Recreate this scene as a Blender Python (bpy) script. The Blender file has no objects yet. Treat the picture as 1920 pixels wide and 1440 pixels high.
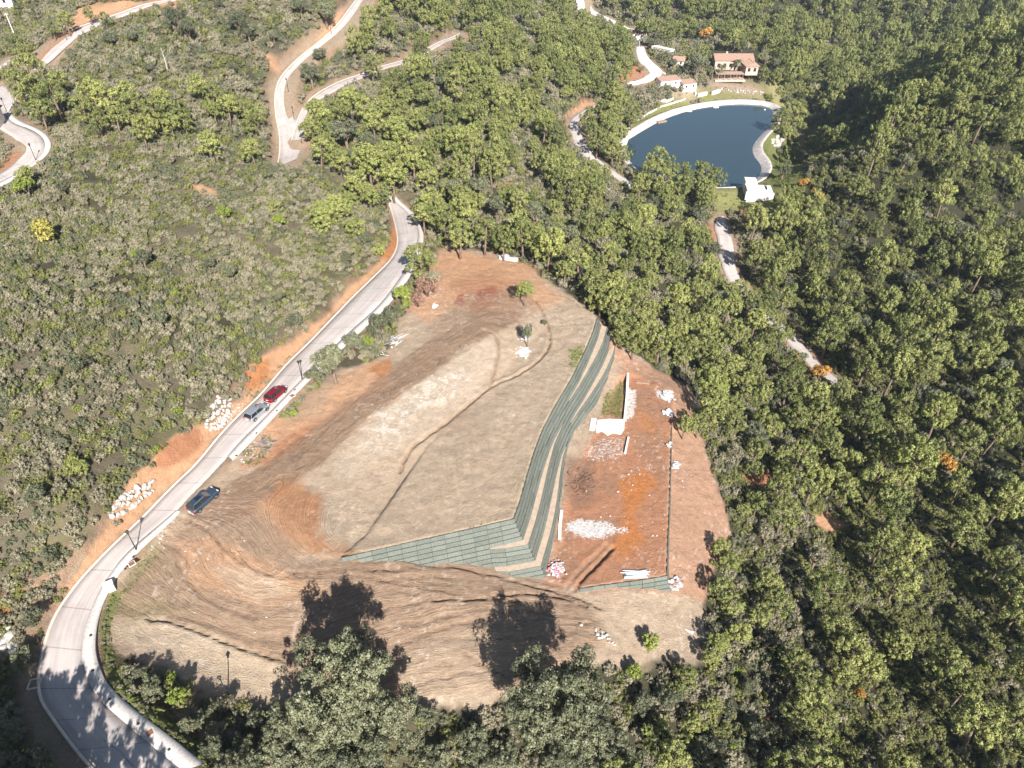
import bpy, bmesh, math, random
import numpy as np
from mathutils import Vector, Matrix
random.seed(7)
rng = np.random.default_rng(7)
R_ = math.radians
scene = bpy.context.scene
COL = scene.collection

# ------------------------------------------------------------------ camera, sky, sun
HAZE = 0.00014
CAMZ, PITCH, FPX = 100.0, R_(38.0), 1280.0
cam_d = bpy.data.cameras.new('camera'); cam = bpy.data.objects.new('camera', cam_d); COL.objects.link(cam)
cam.location = (0, 0, CAMZ); cam.rotation_euler = (R_(90) - PITCH, 0, 0)
cam_d.sensor_width = 36; cam_d.lens = 24; cam_d.clip_start = 1; cam_d.clip_end = 4000
scene.camera = cam
SUN_EL = R_(34.0)
SX, SY = 0.294, -0.956                      # horizontal direction towards the sun
w = bpy.data.worlds.new('World'); scene.world = w; w.use_nodes = True
nt = w.node_tree; bg = nt.nodes['Background']
sky = nt.nodes.new('ShaderNodeTexSky'); sky.sky_type = 'NISHITA'; sky.sun_disc = False
sky.sun_elevation = SUN_EL; sky.sun_rotation = math.atan2(SX, SY)
sky.air_density = 1.0; sky.dust_density = 0.6; sky.ozone_density = 1.0
nt.links.new(sky.outputs[0], bg.inputs[0]); bg.inputs[1].default_value = 0.05
sun_d = bpy.data.lights.new('sun', 'SUN'); sun = bpy.data.objects.new('sun', sun_d); COL.objects.link(sun)
sun_d.energy = 5.0; sun_d.angle = R_(0.5); sun_d.color = (1.0, 0.955, 0.90)
sdir = Vector((SX * math.cos(SUN_EL), SY * math.cos(SUN_EL), math.sin(SUN_EL)))
sun.rotation_euler = sdir.to_track_quat('Z', 'Y').to_euler()
sun.location = (60, -200, 160)
scene.view_settings.view_transform = 'Standard'; scene.view_settings.look = 'None'
scene.view_settings.gamma = 1; scene.view_settings.use_curve_mapping = False
scene.view_settings.exposure = 1.24
scene.render.engine = 'CYCLES'
scene.cycles.max_bounces = 6; scene.cycles.diffuse_bounces = 3; scene.cycles.transparent_max_bounces = 4
scene.cycles.use_adaptive_sampling = True; scene.cycles.adaptive_threshold = 0.02

# ------------------------------------------------------------------ numpy noise
_perm = rng.random((64, 64, 4)).astype(np.float64)
def vnoise(x, y, k=0):
    xi = np.floor(x).astype(int); yi = np.floor(y).astype(int)
    fx = x - xi; fy = y - yi
    fx = fx * fx * (3 - 2 * fx); fy = fy * fy * (3 - 2 * fy)
    g = lambda i, j: _perm[i % 64, j % 64, k % 4]
    return (g(xi, yi) * (1 - fx) + g(xi + 1, yi) * fx) * (1 - fy) + (g(xi, yi + 1) * (1 - fx) + g(xi + 1, yi + 1) * fx) * fy
def fbm(x, y, o=4, k=0):
    s = 0; a = .5; t = 0
    for i in range(o):
        s = s + a * vnoise(x * 2 ** i + 17.3 * i, y * 2 ** i + 9.1 * i, k + i); t += a; a *= .5
    return s / t
def sstep(a, b, x):
    t = np.clip((x - a) / (b - a), 0, 1); return t * t * (3 - 2 * t)

# ------------------------------------------------------------------ photograph pixel <-> place
SP, CP = math.sin(PITCH), math.cos(PITCH)
def ray(px, py):
    u = (np.asarray(px, float) - 960) / FPX; v = (np.asarray(py, float) - 720) / FPX
    return u, CP - v * SP, -(SP + v * CP)
def at_z(px, py, z):
    dx, dy, dz = ray(px, py); t = (z - CAMZ) / dz
    return np.stack([dx * t, dy * t], -1)
def project(x, y, z):
    Z = z - CAMZ; d = y * CP - Z * SP; v = -(y * SP + Z * CP)
    d = np.maximum(d, 1e-3)
    return 960 + FPX * x / d, 720 + FPX * v / d

def seg_dist(x, y, pts, closed=False):
    """distance to a polyline and index of the nearest segment"""
    pts = np.asarray(pts, float); n = len(pts)
    best = np.full(np.shape(x), 1e18); idx = np.zeros(np.shape(x), int); tt = np.zeros(np.shape(x))
    for i in range(n if closed else n - 1):
        a = pts[i]; b = pts[(i + 1) % n]; d = b - a; L = d @ d + 1e-12
        t = np.clip(((x - a[0]) * d[0] + (y - a[1]) * d[1]) / L, 0, 1)
        q = (x - a[0] - t * d[0]) ** 2 + (y - a[1] - t * d[1]) ** 2
        m = q < best
        best = np.where(m, q, best); idx = np.where(m, i, idx); tt = np.where(m, t, tt)
    return np.sqrt(best), idx, tt
def inside(x, y, pts):
    pts = np.asarray(pts, float); n = len(pts); c = np.zeros(np.shape(x), bool)
    for i in range(n):
        x0, y0 = pts[i]; x1, y1 = pts[(i + 1) % n]
        if y0 == y1: continue
        c ^= ((y0 > y) != (y1 > y)) & (x < (x1 - x0) * (y - y0) / (y1 - y0) + x0)
    return c
def sdf(x, y, pts):
    d, _, _ = seg_dist(x, y, pts, True)
    return np.where(inside(x, y, pts), -d, d)

# control heights of the natural ground: photo x, photo y, metres below the camera
CTRL = [
 (250,1400,71),(120,1210,71),(150,1100,71),(260,990,70.5),(370,880,70),(450,800,70),(560,680,70),(650,590,70),(740,500,71),(770,430,73),(740,385,74),
 (540,280,66),(535,200,61),(560,130,57),(640,50,50),(690,0,46),(620,175,61),(680,140,60),(750,110,60),(850,72,61),
 (0,340,56),(60,270,53),(75,240,52),(15,200,51),(10,160,50),(100,90,45),(200,40,42),(330,0,39),(20,60,46),(250,0,38),
 (300,400,60),(450,450,64),(620,450,69),(100,550,58),(300,600,63),(480,560,67),(100,750,62),(300,750,66),(100,950,64),(30,1050,68),(200,900,67),(30,1300,72),(60,1180,70),
 (200,250,53),(400,200,54),(350,80,46),(450,330,62),
 (700,300,68),(850,200,66),(850,350,71),(950,120,65),(1000,200,72),(900,60,62),(950,0,62),(1000,450,75.5),(900,440,74),(1095,240,80),(1170,345,85),(1050,330,78),
 (1200,450,84),(1130,520,76.5),(1200,600,81),(1360,450,91),(1370,500,93),(1465,620,97),(1520,680,98),(1585,730,98),(1430,550,96),
 (1350,700,93),(1320,760,88),(1300,620,91),
 (1290,60,84),(1370,110,84),(1200,100,84),(1200,30,80),(1100,20,75),(1215,135,86),(1500,0,86),(1450,120,88),
 (1600,60,88),(1700,30,80),(1530,425,88),(1640,390,81),(1710,345,75.5),(1775,265,69),(1815,180,63),(1865,95,58),(1680,480,91),(1500,320,103),(1510,228,103),(1550,150,98),(1900,430,86),(1905,250,65),(1800,600,95),(1650,560,97),(1900,800,98),
 (1700,1250,96),(1350,1300,85),(1900,1400,97),(1900,1050,98),(1550,1000,95),(1500,900,94),(1700,850,98),(1420,1100,90),(1340,850,85),(1500,1300,90),
 # the site: entrance, track, fan
 (480,950,71.5),(600,860,71.3),(700,770,71),(800,700,70.7),(900,640,70.7),(960,570,71.5),(900,500,73),(1000,530,73),(840,480,73),
 (620,760,70.8),(740,640,71),(700,900,73),(800,830,73),(900,740,73),(1000,620,72.6),(640,960,72.6),
 (500,1010,72.3),(420,1060,73),(330,1080,73),(250,1100,72),(560,1040,73),(650,1045,73.2),
 (750,1045,75),(850,1060,77),(960,1082,79.3),(1020,1100,80.6),(1000,1140,80),(850,1130,77.8),(700,1130,76),(550,1130,75),(400,1170,75),(280,1160,74),
 (950,1250,80),(1100,1250,82),(1150,1160,81.5),(1250,1135,82.6),(1290,1160,84),(750,1280,79),(560,1300,79),(400,1260,76.5),(260,1240,73.5),(300,1340,73),(450,1400,77),(340,1420,72.5),(240,1300,72),(150,1440,71),(60,1420,71.5),
 (640,1420,82),(900,1380,83),(1100,1400,86),
 (1290,1000,82.5),(1340,980,85),(1300,900,82.5),(1290,1080,83),(1320,1120,85),(1285,780,81.5),(1250,720,80.5),(1190,690,80),(1150,640,77),
 (1130,760,80),(1080,900,80),(1150,950,80),(1200,800,80),(1060,1050,80),(1150,1080,80.2),
]
CTRL_XYZ = [(0,10,14),(-30,12,27),(-60,12,29),(60,10,2),(-90,0,35),(-250,100,65),(-250,300,80),(-120,450,80),(0,500,62),(100,500,36),(200,500,52),(320,350,62),
 (300,100,25),(300,-40,20),(-250,-60,50),(0,760,95),(200,760,95),(-320,760,120),(420,760,110),(-420,300,95),(-420,0,70),(480,200,60),(0,-60,10),(-200,220,60),(520,-60,40),(215,215,28),(190,160,16)]
def tps_fit(p, z, lam):
    n = len(p); d2 = ((p[:, None] - p[None]) ** 2).sum(-1); K = np.where(d2 > 0, d2 * np.log(d2 + 1e-9), 0) / 2
    A = np.zeros((n + 3, n + 3)); A[:n, :n] = K + lam * np.eye(n); A[:n, n] = 1; A[:n, n + 1:] = p; A[n:, :n] = A[:n, n:].T
    return np.linalg.solve(A, np.concatenate([z, np.zeros(3)]))
def tps_eval(c, p, x, y):
    n = len(p); out = c[n] + c[n + 1] * x + c[n + 2] * y
    for i in range(n):
        d2 = (x - p[i, 0]) ** 2 + (y - p[i, 1]) ** 2
        out = out + c[i] * d2 * np.log(d2 + 1e-9) / 2
    return out
cp = []; cz = []
for (a, b, h) in CTRL:
    q = at_z(a, b, CAMZ - h); cp.append(q); cz.append(CAMZ - h)
for (a, b, z) in CTRL_XYZ: cp.append((a, b)); cz.append(z)
cp = np.array(cp, float) / 100; cz = np.array(cz, float)
tpc = tps_fit(cp, cz, 2e-3)

def axis(lo, hi, a, b, fine, grow, mx):
    xs = list(np.arange(a, b + 1e-6, fine)); s = fine
    while xs[-1] < hi: s = min(s * grow, mx); xs.append(xs[-1] + s)
    s = fine; left = [a]
    while left[-1] > lo: s = min(s * grow, mx); left.append(left[-1] - s)
    return np.array(left[:0:-1] + xs)
AX = axis(-420, 520, -58, 44, 0.29, 1.05, 12)
AY = axis(-60, 760, 34, 132, 0.29, 1.03, 12)
GX, GY = np.meshgrid(AX, AY)            # rows: y
GZ = tps_eval(tpc, cp, GX / 100, GY / 100)
GZ += (fbm(GX / 34, GY / 34, 3, 1) - .5) * 3.0 * sstep(35, 120, np.hypot(GX + 0, (GY - 85)))

def zat(x, y, G=None):
    G = GZ if G is None else G
    x = np.asarray(x, float); y = np.asarray(y, float)
    i = np.clip(np.searchsorted(AX, x) - 1, 0, len(AX) - 2); j = np.clip(np.searchsorted(AY, y) - 1, 0, len(AY) - 2)
    fx = np.clip((x - AX[i]) / (AX[i + 1] - AX[i]), 0, 1); fy = np.clip((y - AY[j]) / (AY[j + 1] - AY[j]), 0, 1)
    return (G[j, i] * (1 - fx) + G[j, i + 1] * fx) * (1 - fy) + (G[j + 1, i] * (1 - fx) + G[j + 1, i + 1] * fx) * fy
def P(px, py, dz=0.0, G=None):
    """the point of the ground (raised by dz) seen at a photograph pixel"""
    px = np.atleast_1d(np.asarray(px, float)); py = np.atleast_1d(np.asarray(py, float)); out = []
    for c in range(0, len(px), 400):
        dx, dy, dv = (q[:, None] for q in ray(px[c:c + 400], py[c:c + 400]))
        T = np.broadcast_to(TS[None], (len(dx), len(TS))); lo = hi = None
        below = CAMZ + dv * T < zat(dx * T, dy * T, G) + dz; below[:, -1] = True
        i = np.maximum(below.argmax(1), 1); lo = TS[i - 1][:, None]; hi = TS[i][:, None]
        for _ in range(2):
            T = lo + (hi - lo) * np.linspace(0, 1, 25)[None]
            below = CAMZ + dv * T < zat(dx * T, dy * T, G) + dz; below[:, -1] = True
            i = np.maximum(below.argmax(1), 1); r = np.arange(len(i)); lo = T[r, i - 1][:, None]; hi = T[r, i][:, None]
        m = (lo + hi) / 2; out.append(np.concatenate([dx * m, dy * m, CAMZ + dv * m], -1))
    return np.concatenate(out)
TS = np.geomspace(38, 850, 380)
def Pl(pts, dz=0.0):
    a = np.array(pts, float); return P(a[:, 0], a[:, 1], dz)

# ------------------------------------------------------------------ traced lines (photograph pixels)
ROAD_L = [(200,1462),(176,1440),(137,1395),(98,1340),(78,1310),(73,1267),(80,1216),(92,1170),(105,1143),(121,1120),(147,1083),(187,1037),(267,963),(320,910),(370,867),(412,812),(449,773),(487,740),(520,700),(540,677),(580,640),(650,567),(690,528),(727,493),(743,470),(747,448),(743,424),(737,400),(728,372),(715,350)]
ROAD_R = [(355,1462),(330,1440),(298,1413),(247,1367),(195,1322),(170,1287),(158,1248),(157,1216),(165,1173),(181,1134),(197,1103),(213,1080),(233,1050),(283,1007),(333,963),(357,933),(382,908),(420,867),(457,825),(497,787),(535,746),(568,713),(612,667),(653,627),(707,580),(735,545),(760,508),(780,463),(785,440),(780,420),(770,403),(757,390),(733,372),(722,345)]
WALK_O = [(405,1462),(378,1440),(339,1404),(293,1367),(241,1324),(206,1290),(190,1257),(183,1223),(186,1184),(195,1147),(208,1117),(220,1093),(247,1060),(287,1020),(330,977),(340,965)]
WALK_I = ROAD_R[:14] + [(330,966)]
WALK2_O = [(437,867),(466,838),(503,798),(539,758),(574,722),(622,675),(668,632),(718,586),(748,550),(776,512),(793,466),(795,440),(790,421),(772,394),(741,368),(726,342)]
WALK2_I = [(428,859),(457,826),(497,788),(535,747),(568,714),(613,667),(654,627),(707,581),(735,546),(761,508),(781,463),(786,440),(781,420),(759,391),(734,371),(723,345)]
F1_L = [(519,306),(522,290),(525,247),(517,217),(515,173),(527,140),(550,117),(587,90),(623,60),(647,30),(667,0),(676,-14)]
F1_R = [(556,304),(562,290),(572,262),(566,232),(552,222),(540,175),(555,133),(582,110),(613,83),(650,57),(677,27),(690,0),(698,-14)]
F2_L = [(548,268),(553,248),(562,217),(577,187),(603,167),(643,147),(680,137),(713,123),(773,103),(807,87),(850,68),(862,60)]
F2_R = [(573,268),(572,248),(574,214),(590,190),(617,180),(650,160),(683,147),(713,133),(773,117),(810,97),(850,79),(862,72)]
L_R = [(8,156),(33,175),(25,192),(9,205),(13,222),(28,232),(55,240),(75,252),(84,267),(82,285),(67,303),(38,323),(0,342),(-30,356)]
L_L = [(-14,170),(-10,190),(-14,205),(-12,222),(-4,240),(12,250),(26,258),(35,268),(39,280),(35,293),(22,310),(0,324),(-15,332),(-40,344)]
LW_O = [(33,176),(28,196),(18,203),(22,215),(42,228),(67,238),(85,250),(95,263),(97,278),(87,295),(62,313),(38,330),(0,352),(-28,364)]
LW_I = [(31,178),(25,193),(10,206),(14,221),(28,231),(55,239),(75,251),(85,266),(83,285),(68,303),(38,324),(0,343),(-29,357)]
U_L = [(52,128),(70,109),(78,97),(102,77),(133,58),(156,47),(186,37),(203,30),(242,17),(300,2),(335,-7)]
U_R = [(74,138),(88,120),(100,112),(119,92),(141,73),(156,62),(188,47),(211,39),(241,29),(273,16),(302,8),(338,0)]
S_L = [(-20,131),(0,119),(23,105),(38,102)]
S_R = [(-20,143),(0,131),(16,120),(38,108)]
V1_L = [(1118,196),(1077,213),(1065,227),(1073,253),(1083,283),(1103,300),(1140,323),(1167,343),(1197,357)]
V1_R = [(1118,204),(1090,220),(1082,233),(1090,260),(1108,290),(1122,302),(1147,319),(1173,336),(1200,350)]
V2_L = [(1345,408),(1337,423),(1347,447),(1345,468),(1352,492),(1364,520),(1400,565),(1457,617),(1470,633),(1493,660),(1523,690),(1563,720),(1590,745)]
V2_R = [(1357,404),(1363,423),(1372,447),(1376,475),(1377,500),(1384,518),(1415,560),(1467,607),(1487,627),(1513,655),(1540,687),(1577,716),(1604,742)]
T1_L = [(1080,-6),(1083,20),(1105,28),(1150,44),(1185,60)]
T1_R = [(1100,-6),(1106,10),(1112,22),(1152,38),(1190,54)]
D_L = [(1192,88),(1192,100),(1198,116),(1210,128),(1212,138),(1196,147),(1172,153)]
D_R = [(1207,88),(1212,104),(1224,120),(1240,134),(1240,146),(1214,157),(1176,163)]
POND = [(1178,262),(1200,248),(1240,225),(1290,207),(1350,197),(1400,195),(1440,199),(1450,208),(1450,222),(1445,236),(1430,250),(1416,266),(1410,280),(1415,295),(1425,305),(1430,320),(1420,335),(1405,345),(1370,352),(1330,353),(1280,349),(1230,335),(1195,318),(1178,300),(1172,280)]
ZW = 11.6
POND_W = at_z([p[0] for p in POND], [p[1] for p in POND], ZW)

def resample(p, n):
    p = np.asarray(p, float); d = np.r_[0, np.cumsum(np.linalg.norm(np.diff(p, axis=0), axis=1))]
    # smooth with a centripetal-ish spline by repeated corner cutting
    q = p
    for _ in range(2):
        a = q[:-1] * .75 + q[1:] * .25; b = q[:-1] * .25 + q[1:] * .75
        m = np.empty((len(a) * 2, p.shape[1])); m[0::2] = a; m[1::2] = b
        q = np.vstack([q[:1], m, q[-1:]])
    d = np.r_[0, np.cumsum(np.linalg.norm(np.diff(q, axis=0), axis=1))]
    s = np.linspace(0, d[-1], n)
    return np.stack([np.interp(s, d, q[:, k]) for k in range(p.shape[1])], -1)
def edge_xy(px): return Pl(px)[:, :2]
ROADS = {}
for nm, a, b, n in (('main', ROAD_L, ROAD_R, 150), ('fork', F1_L, F1_R, 70), ('branch', F2_L, F2_R, 60), ('hairpin', L_R, L_L, 60), ('upper', U_L, U_R, 50), ('spur', S_L, S_R, 14),
                    ('pond_road', V1_L, V1_R, 50), ('valley_road', V2_L, V2_R, 80), ('top_road', T1_L, T1_R, 30), ('drive', D_L, D_R, 40)):
    ROADS[nm] = (resample(edge_xy(a), n), resample(edge_xy(b), n))
WALKS = {'main_a': (resample(edge_xy(WALK_I), 90), resample(edge_xy(WALK_O), 90)), 'main_b': (resample(edge_xy(WALK2_I), 90), resample(edge_xy(WALK2_O), 90)),
         'hairpin': (resample(edge_xy(LW_I), 50), resample(edge_xy(LW_O), 50))}

# retaining walls: top edges
ZPL = 27.0
TOP_SIDE = [(963,972,27.0),(975,938,27.0),(986,898,27.0),(1001,848,27.0),(1018,803,27),(1041,760,27),(1074,704,27),(1098,655,27.0),(1112,622,26.8),(1119,600,26.4)]
TOP_FRONT = [(963,972,27.0),(900,987,27),(800,1009,27),(720,1027,27),(640,1045,27)]
top_side = np.array([list(at_z(a, b, z)) for a, b, z in TOP_SIDE]); top_front = np.array([list(at_z(a, b, z)) for a, b, z in TOP_FRONT])
SOFT_N = [tuple(at_z(a, b, 27.0)) for a, b in [(1100,580),(1060,556),(1010,548),(985,600),(940,690),(880,760),(800,840),(740,930),(690,1000)]]
PLAT = np.vstack([top_front[::-1], top_side[1:], np.array(SOFT_N)])
n_hard = len(top_front) + len(top_side) - 2
ZPAD = 20.0
pad_side = np.array([list(at_z(a, b, z)) for a, b, z in [(1250,1079,ZPAD),(1252,1020,ZPAD),(1255,940,ZPAD),(1257,870,ZPAD),(1259,800,ZPAD)]])
pad_front = np.array([list(at_z(a, b, z)) for a, b, z in [(1250,1079,ZPAD),(1200,1087,ZPAD),(1140,1095,ZPAD),(1086,1103,ZPAD)]])
PAD = np.vstack([pad_front[::-1], pad_side[1:], np.array([tuple(at_z(a, b, ZPAD)) for a, b in [(1262,750),(1230,715),(1185,700),(1150,720),(1120,800),(1070,900),(1045,1000),(1030,1085)]])])
n_hard_pad = len(pad_front) + len(pad_side) - 2

def fill(G, poly, nh, z, khard, ksoft):
    d, idx, _ = seg_dist(GX, GY, poly, True); ins = inside(GX, GY, poly)
    k = np.where(idx < nh, khard, ksoft); do = np.where(ins, 0, d)
    return np.maximum(G, np.where(do < 25, z - k * do, -50)) if True else G
Gl = GZ.copy()
# flat pad first, cut and fill
dpad = sdf(GX, GY, PAD)
Gl = np.where(dpad < 0, Gl + (ZPAD - Gl) * sstep(0, -1.2, dpad), Gl)
Gl = fill(Gl, PAD, n_hard_pad, ZPAD, 9, 1.0)
# keep natural ground below the feet of the tall wall
Gl = fill(Gl, PLAT, n_hard, ZPL, 9, 1.3)
# banks above the left side of the main road
ml, mr = ROADS['main']
side_d, idx, _ = seg_dist(GX, GY, ml)
dirv = np.diff(ml, axis=0); a = ml[idx]
cross = dirv[idx, 0] * (GY - a[..., 1]) - dirv[idx, 1] * (GX - a[..., 0])
leftd = np.where(cross > 0, side_d, 0)
along = idx / len(ml)
bank = (1.6 + 1.6 * fbm(GX / 9, GY / 9, 2)) * sstep(0.15, 0.3, along) * (1 - sstep(.86, .97, along)) * sstep(.6, 4.2, leftd) * (1 - sstep(25, 60, leftd))
Gl = Gl + bank
# lake basin
dp = sdf(GX, GY, POND_W)
Gl = np.where(dp < 14, Gl * sstep(3, 14, dp) + (1 - sstep(3, 14, dp)) * (ZW + 1.3), Gl)
Gl = np.where(dp < 2.8, np.minimum(Gl, ZW + 1.2 - (2.8 - np.maximum(dp, -3)) * 0.62), Gl)
# level the roads across their width and let ground meet them
def levelled(G, pair, wfl=1.2, drop=0.06):
    A, B = pair; C = (A + B) / 2; cz = zat(C[:, 0], C[:, 1], G)
    k = np.ones(7) / 7; cz = np.convolve(np.pad(cz, 3, 'edge'), k, 'valid')
    hw = np.linalg.norm(A - B, axis=1) / 2
    lox, hix = C[:, 0].min() - 12, C[:, 0].max() + 12; loy, hiy = C[:, 1].min() - 12, C[:, 1].max() + 12
    m = (GX > lox) & (GX < hix) & (GY > loy) & (GY < hiy)
    xs, ys = GX[m], GY[m]
    d, i, t = seg_dist(xs, ys, C)
    z = cz[i] * (1 - t) + cz[np.minimum(i + 1, len(C) - 1)] * t; h = hw[i]
    wt = 1 - sstep(h + .3, h + wfl + .8, d)
    G = G.copy(); G[m] = G[m] * (1 - wt) + (z - drop) * wt
    return G, np.c_[C, cz], hw
CENT = {}
for nm in ROADS:
    cell = 1.2 if nm in ('main',) else 2.0
    Gl, c_, h_ = levelled(Gl, ROADS[nm], cell)
    CENT[nm] = (c_, h_)
GZ = Gl
# ditches, ruts
DITCH = [[(1002,560),(1022,590),(1031,625),(1030,655),(1000,685),(960,708),(920,724),(870,765),(820,805),(780,832),(762,850),(750,885)],[(920,722),(928,690),(936,650),(930,625),(905,618)],
         [(1140,1020),(1110,1050),(1080,1078),(1066,1100)],[(1148,1026),(1118,1058),(1090,1085),(1078,1104)],
 [(640,1044),(760,1048),(800,1060),(860,1063),(930,1080),(990,1096),(1060,1112),(1130,1142)],[(660,1078),(760,1095),(830,1108),(900,1122),(960,1126),(1040,1132)],[(808,1126),(850,1122),(880,1124),(930,1116),(1000,1112),(1060,1120),(1100,1138)],[(545,1243),(500,1230),(430,1207),(370,1182),(320,1165),(275,1160)],[(480,1160),(430,1145),(380,1120),(345,1080),(330,1050)],[(540,1075),(600,1072),(680,1066),(760,1070)],[(870,1225),(910,1250),(960,1275),(1000,1285)],[(330,965),(390,990),(420,1030),(470,1065),(530,1085),(600,1080)]]
DW = [0.2, 0.24, 0.3, 0.3] + [.17] * 8; DD = [0.6, 0.4, 0.3, 0.6, .5, .3, .45, .55, .3, .3, .25, .3]
ditch_m = np.zeros(GX.shape)
for dl, dw, dd in zip(DITCH, DW, DD):
    q = resample(edge_xy(dl), 60); m = (np.abs(GX - q[:, 0].mean()) < 40) & (np.abs(GY - q[:, 1].mean()) < 40)
    d = np.full(GX.shape, 99.); d[m] = seg_dist(GX[m], GY[m], q)[0]
    d = d + (fbm(GX * 1.3, GY * 1.3, 2) - .5) * .3
    g = np.exp(-(d / dw) ** 2); ditch_m = np.maximum(ditch_m, g)
    GZ = GZ - dd * g + 0.07 * np.exp(-((d - dw * 2.4) / .35) ** 2)
SITE = [(350,955),(290,1020),(250,1060),(222,1095),(208,1125),(198,1150),(190,1185),(205,1215),(250,1240),(330,1270),(420,1310),(500,1330),(600,1340),(760,1335),(920,1330),(980,1300),(1140,1245),(1190,1260),(1250,1230),(1300,1240),(1325,1180),(1318,1120),
        (1330,1060),(1370,1000),(1340,900),(1320,830),(1300,800),(1310,760),(1290,725),(1240,700),(1200,670),(1160,640),(1125,598),(1065,550),(1015,520),(985,495),(940,476),(880,466),(830,466),(812,500),(785,560),(745,605),(735,655),(700,680),(640,690),(580,742),(545,785),(500,800),(450,850),(420,890),(380,925)]
SITE_W = edge_xy(SITE)
dsite = sdf(GX, GY, SITE_W)
# stream function of the machine tracks
FLOW = [([(300,1035),(330,1080),(400,1130),(500,1165),(640,1150),(800,1110),(950,1100),(1060,1130)],0),
        ([(260,1100),(330,1150),(430,1190),(520,1200),(660,1200),(800,1160),(960,1140),(1080,1150)],-3),
        ([(380,980),(400,1040),(450,1085),(540,1110),(680,1095),(820,1075),(960,1088)],3),
        ([(440,960),(480,1010),(530,1060),(600,1075),(700,1062),(800,1055)],5),
        ([(240,1180),(330,1210),(450,1240),(560,1260),(700,1240),(850,1200),(1000,1190)],-6),
        ([(430,930),(500,890),(600,800),(700,720),(800,650),(880,610)],10),
        ([(470,960),(560,890),(660,800),(760,730),(860,665),(930,625)],7),
        ([(560,930),(640,860),(760,760),(880,700)],13.5),([(600,1010),(720,1000),(850,960),(960,900),(1030,700)],18),([(640,1040),(800,1005),(940,960),(1000,860),(1060,720)],21)]
fp = []; fv = []
for l, v in FLOW:
    q = resample(edge_xy(l), 12); fp += list(q); fv += [v] * len(q)
fp = np.array(fp) / 100; fc = tps_fit(fp, np.array(fv, float), 1e-3)
sel = dsite < 4
PSI = np.zeros(GX.shape); PSI[sel] = tps_eval(fc, fp, GX[sel] / 100, GY[sel] / 100)
PX, PY = project(GX, GY, GZ)
FAN = [(225,1100),(300,1020),(360,950),(440,930),(500,985),(570,1050),(660,1050),(760,1045),(870,1062),(1000,1090),(1060,1100),(1120,1150),(1140,1200),(1000,1290),(700,1310),(520,1270),(400,1195),(300,1165),(215,1150)]
TRACK = [(440,905),(500,870),(560,825),(640,765),(740,690),(800,650),(860,612),(900,585),(980,590),(960,610),(930,625),(880,655),(780,725),(690,785),(600,870),(540,915),(480,960),(440,985),(380,960)]
def pm(poly, f=8, nz=10, sc=.25):
    """feathered mask of a traced outline"""
    m = np.zeros(GX.shape); xs = [p[0] for p in poly]; ys = [p[1] for p in poly]
    b = (PX > min(xs) - 40) & (PX < max(xs) + 40) & (PY > min(ys) - 40) & (PY < max(ys) + 40)
    if not b.any(): return m
    d = sdf(PX[b], PY[b], poly) + (fbm(GX[b] * sc, GY[b] * sc, 4, 2) - .5) * 2 * nz
    m[b] = 1 - sstep(-f, f, d); return m
fan = pm(FAN, 14, 12); trk = pm(TRACK, 5, 5)
micro = sstep(1.5, -1.5, dsite)
wob = (fbm(GX / 3, GY / 3, 3) - .5) * 1.6
rut = fbm(PSI * 1.15 + wob * .35 + 40, fbm(GX / 7, GY / 7, 2) * 3, 4, 1) - .5
gorge = -np.clip(.05 - np.abs(fbm(PSI * .55 + wob * .3 + 9, GX / 30, 3, 2) - .5), 0, 1) * 8
GZ = GZ + micro * ((fbm(GX * .5, GY * .5, 4) - .5) * .35 + (fbm(GX * 1.9, GY * 1.9, 2, 1) - .5) * .07) * np.where(dpad < 0, .5, 1)
rut2 = fbm(PSI * 2.6 + wob * .5 + 40, fbm(GX / 7, GY / 7, 2) * 4, 3, 1) - .5
GZ = GZ + micro * (fan * (rut * .17 + rut2 * .20 + gorge * .7) + trk * rut2 * .2 + .05 * rut)
for nm in ('main',):        # no bumps through the road
    c_, h_ = CENT[nm]; C = c_[:, :2]
    m = (GX > C[:, 0].min() - 6) & (GX < C[:, 0].max() + 6) & (GY > C[:, 1].min() - 6) & (GY < C[:, 1].max() + 6)
    d, i, t = seg_dist(GX[m], GY[m], C)
    z = c_[i, 2] * (1 - t) + c_[np.minimum(i + 1, len(C) - 1), 2] * t
    g = GZ[m]; wt = 1 - sstep(h_[i] + .1, h_[i] + .6, d); GZ[m] = g * (1 - wt) + (z - .06) * wt
for k_w, (A_, B_) in enumerate([ROADS['main'], WALKS['main_a'], WALKS['main_b']]):
    pg = np.vstack([A_, B_[::-1]]); m = (GX > pg[:, 0].min()) & (GX < pg[:, 0].max()) & (GY > pg[:, 1].min()) & (GY < pg[:, 1].max()); jj = np.where(m)
    ins = inside(GX[m], GY[m], pg); jj = (jj[0][ins], jj[1][ins]); c_, _ = CENT['main']
    MA, MB_ = ROADS['main']; allp = np.vstack([MA, MB_, c_[:, :2]]); allz = np.tile(c_[:, 2], 3)
    xs, ys = GX[jj], GY[jj]; near = np.concatenate([((xs[q:q + 2000, None] - allp[None, :, 0]) ** 2 + (ys[q:q + 2000, None] - allp[None, :, 1]) ** 2).argmin(1) for q in range(0, len(xs), 2000)])
    GZ[jj] = np.minimum(GZ[jj], allz[near] - .14)
PX, PY = project(GX, GY, GZ)

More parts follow.
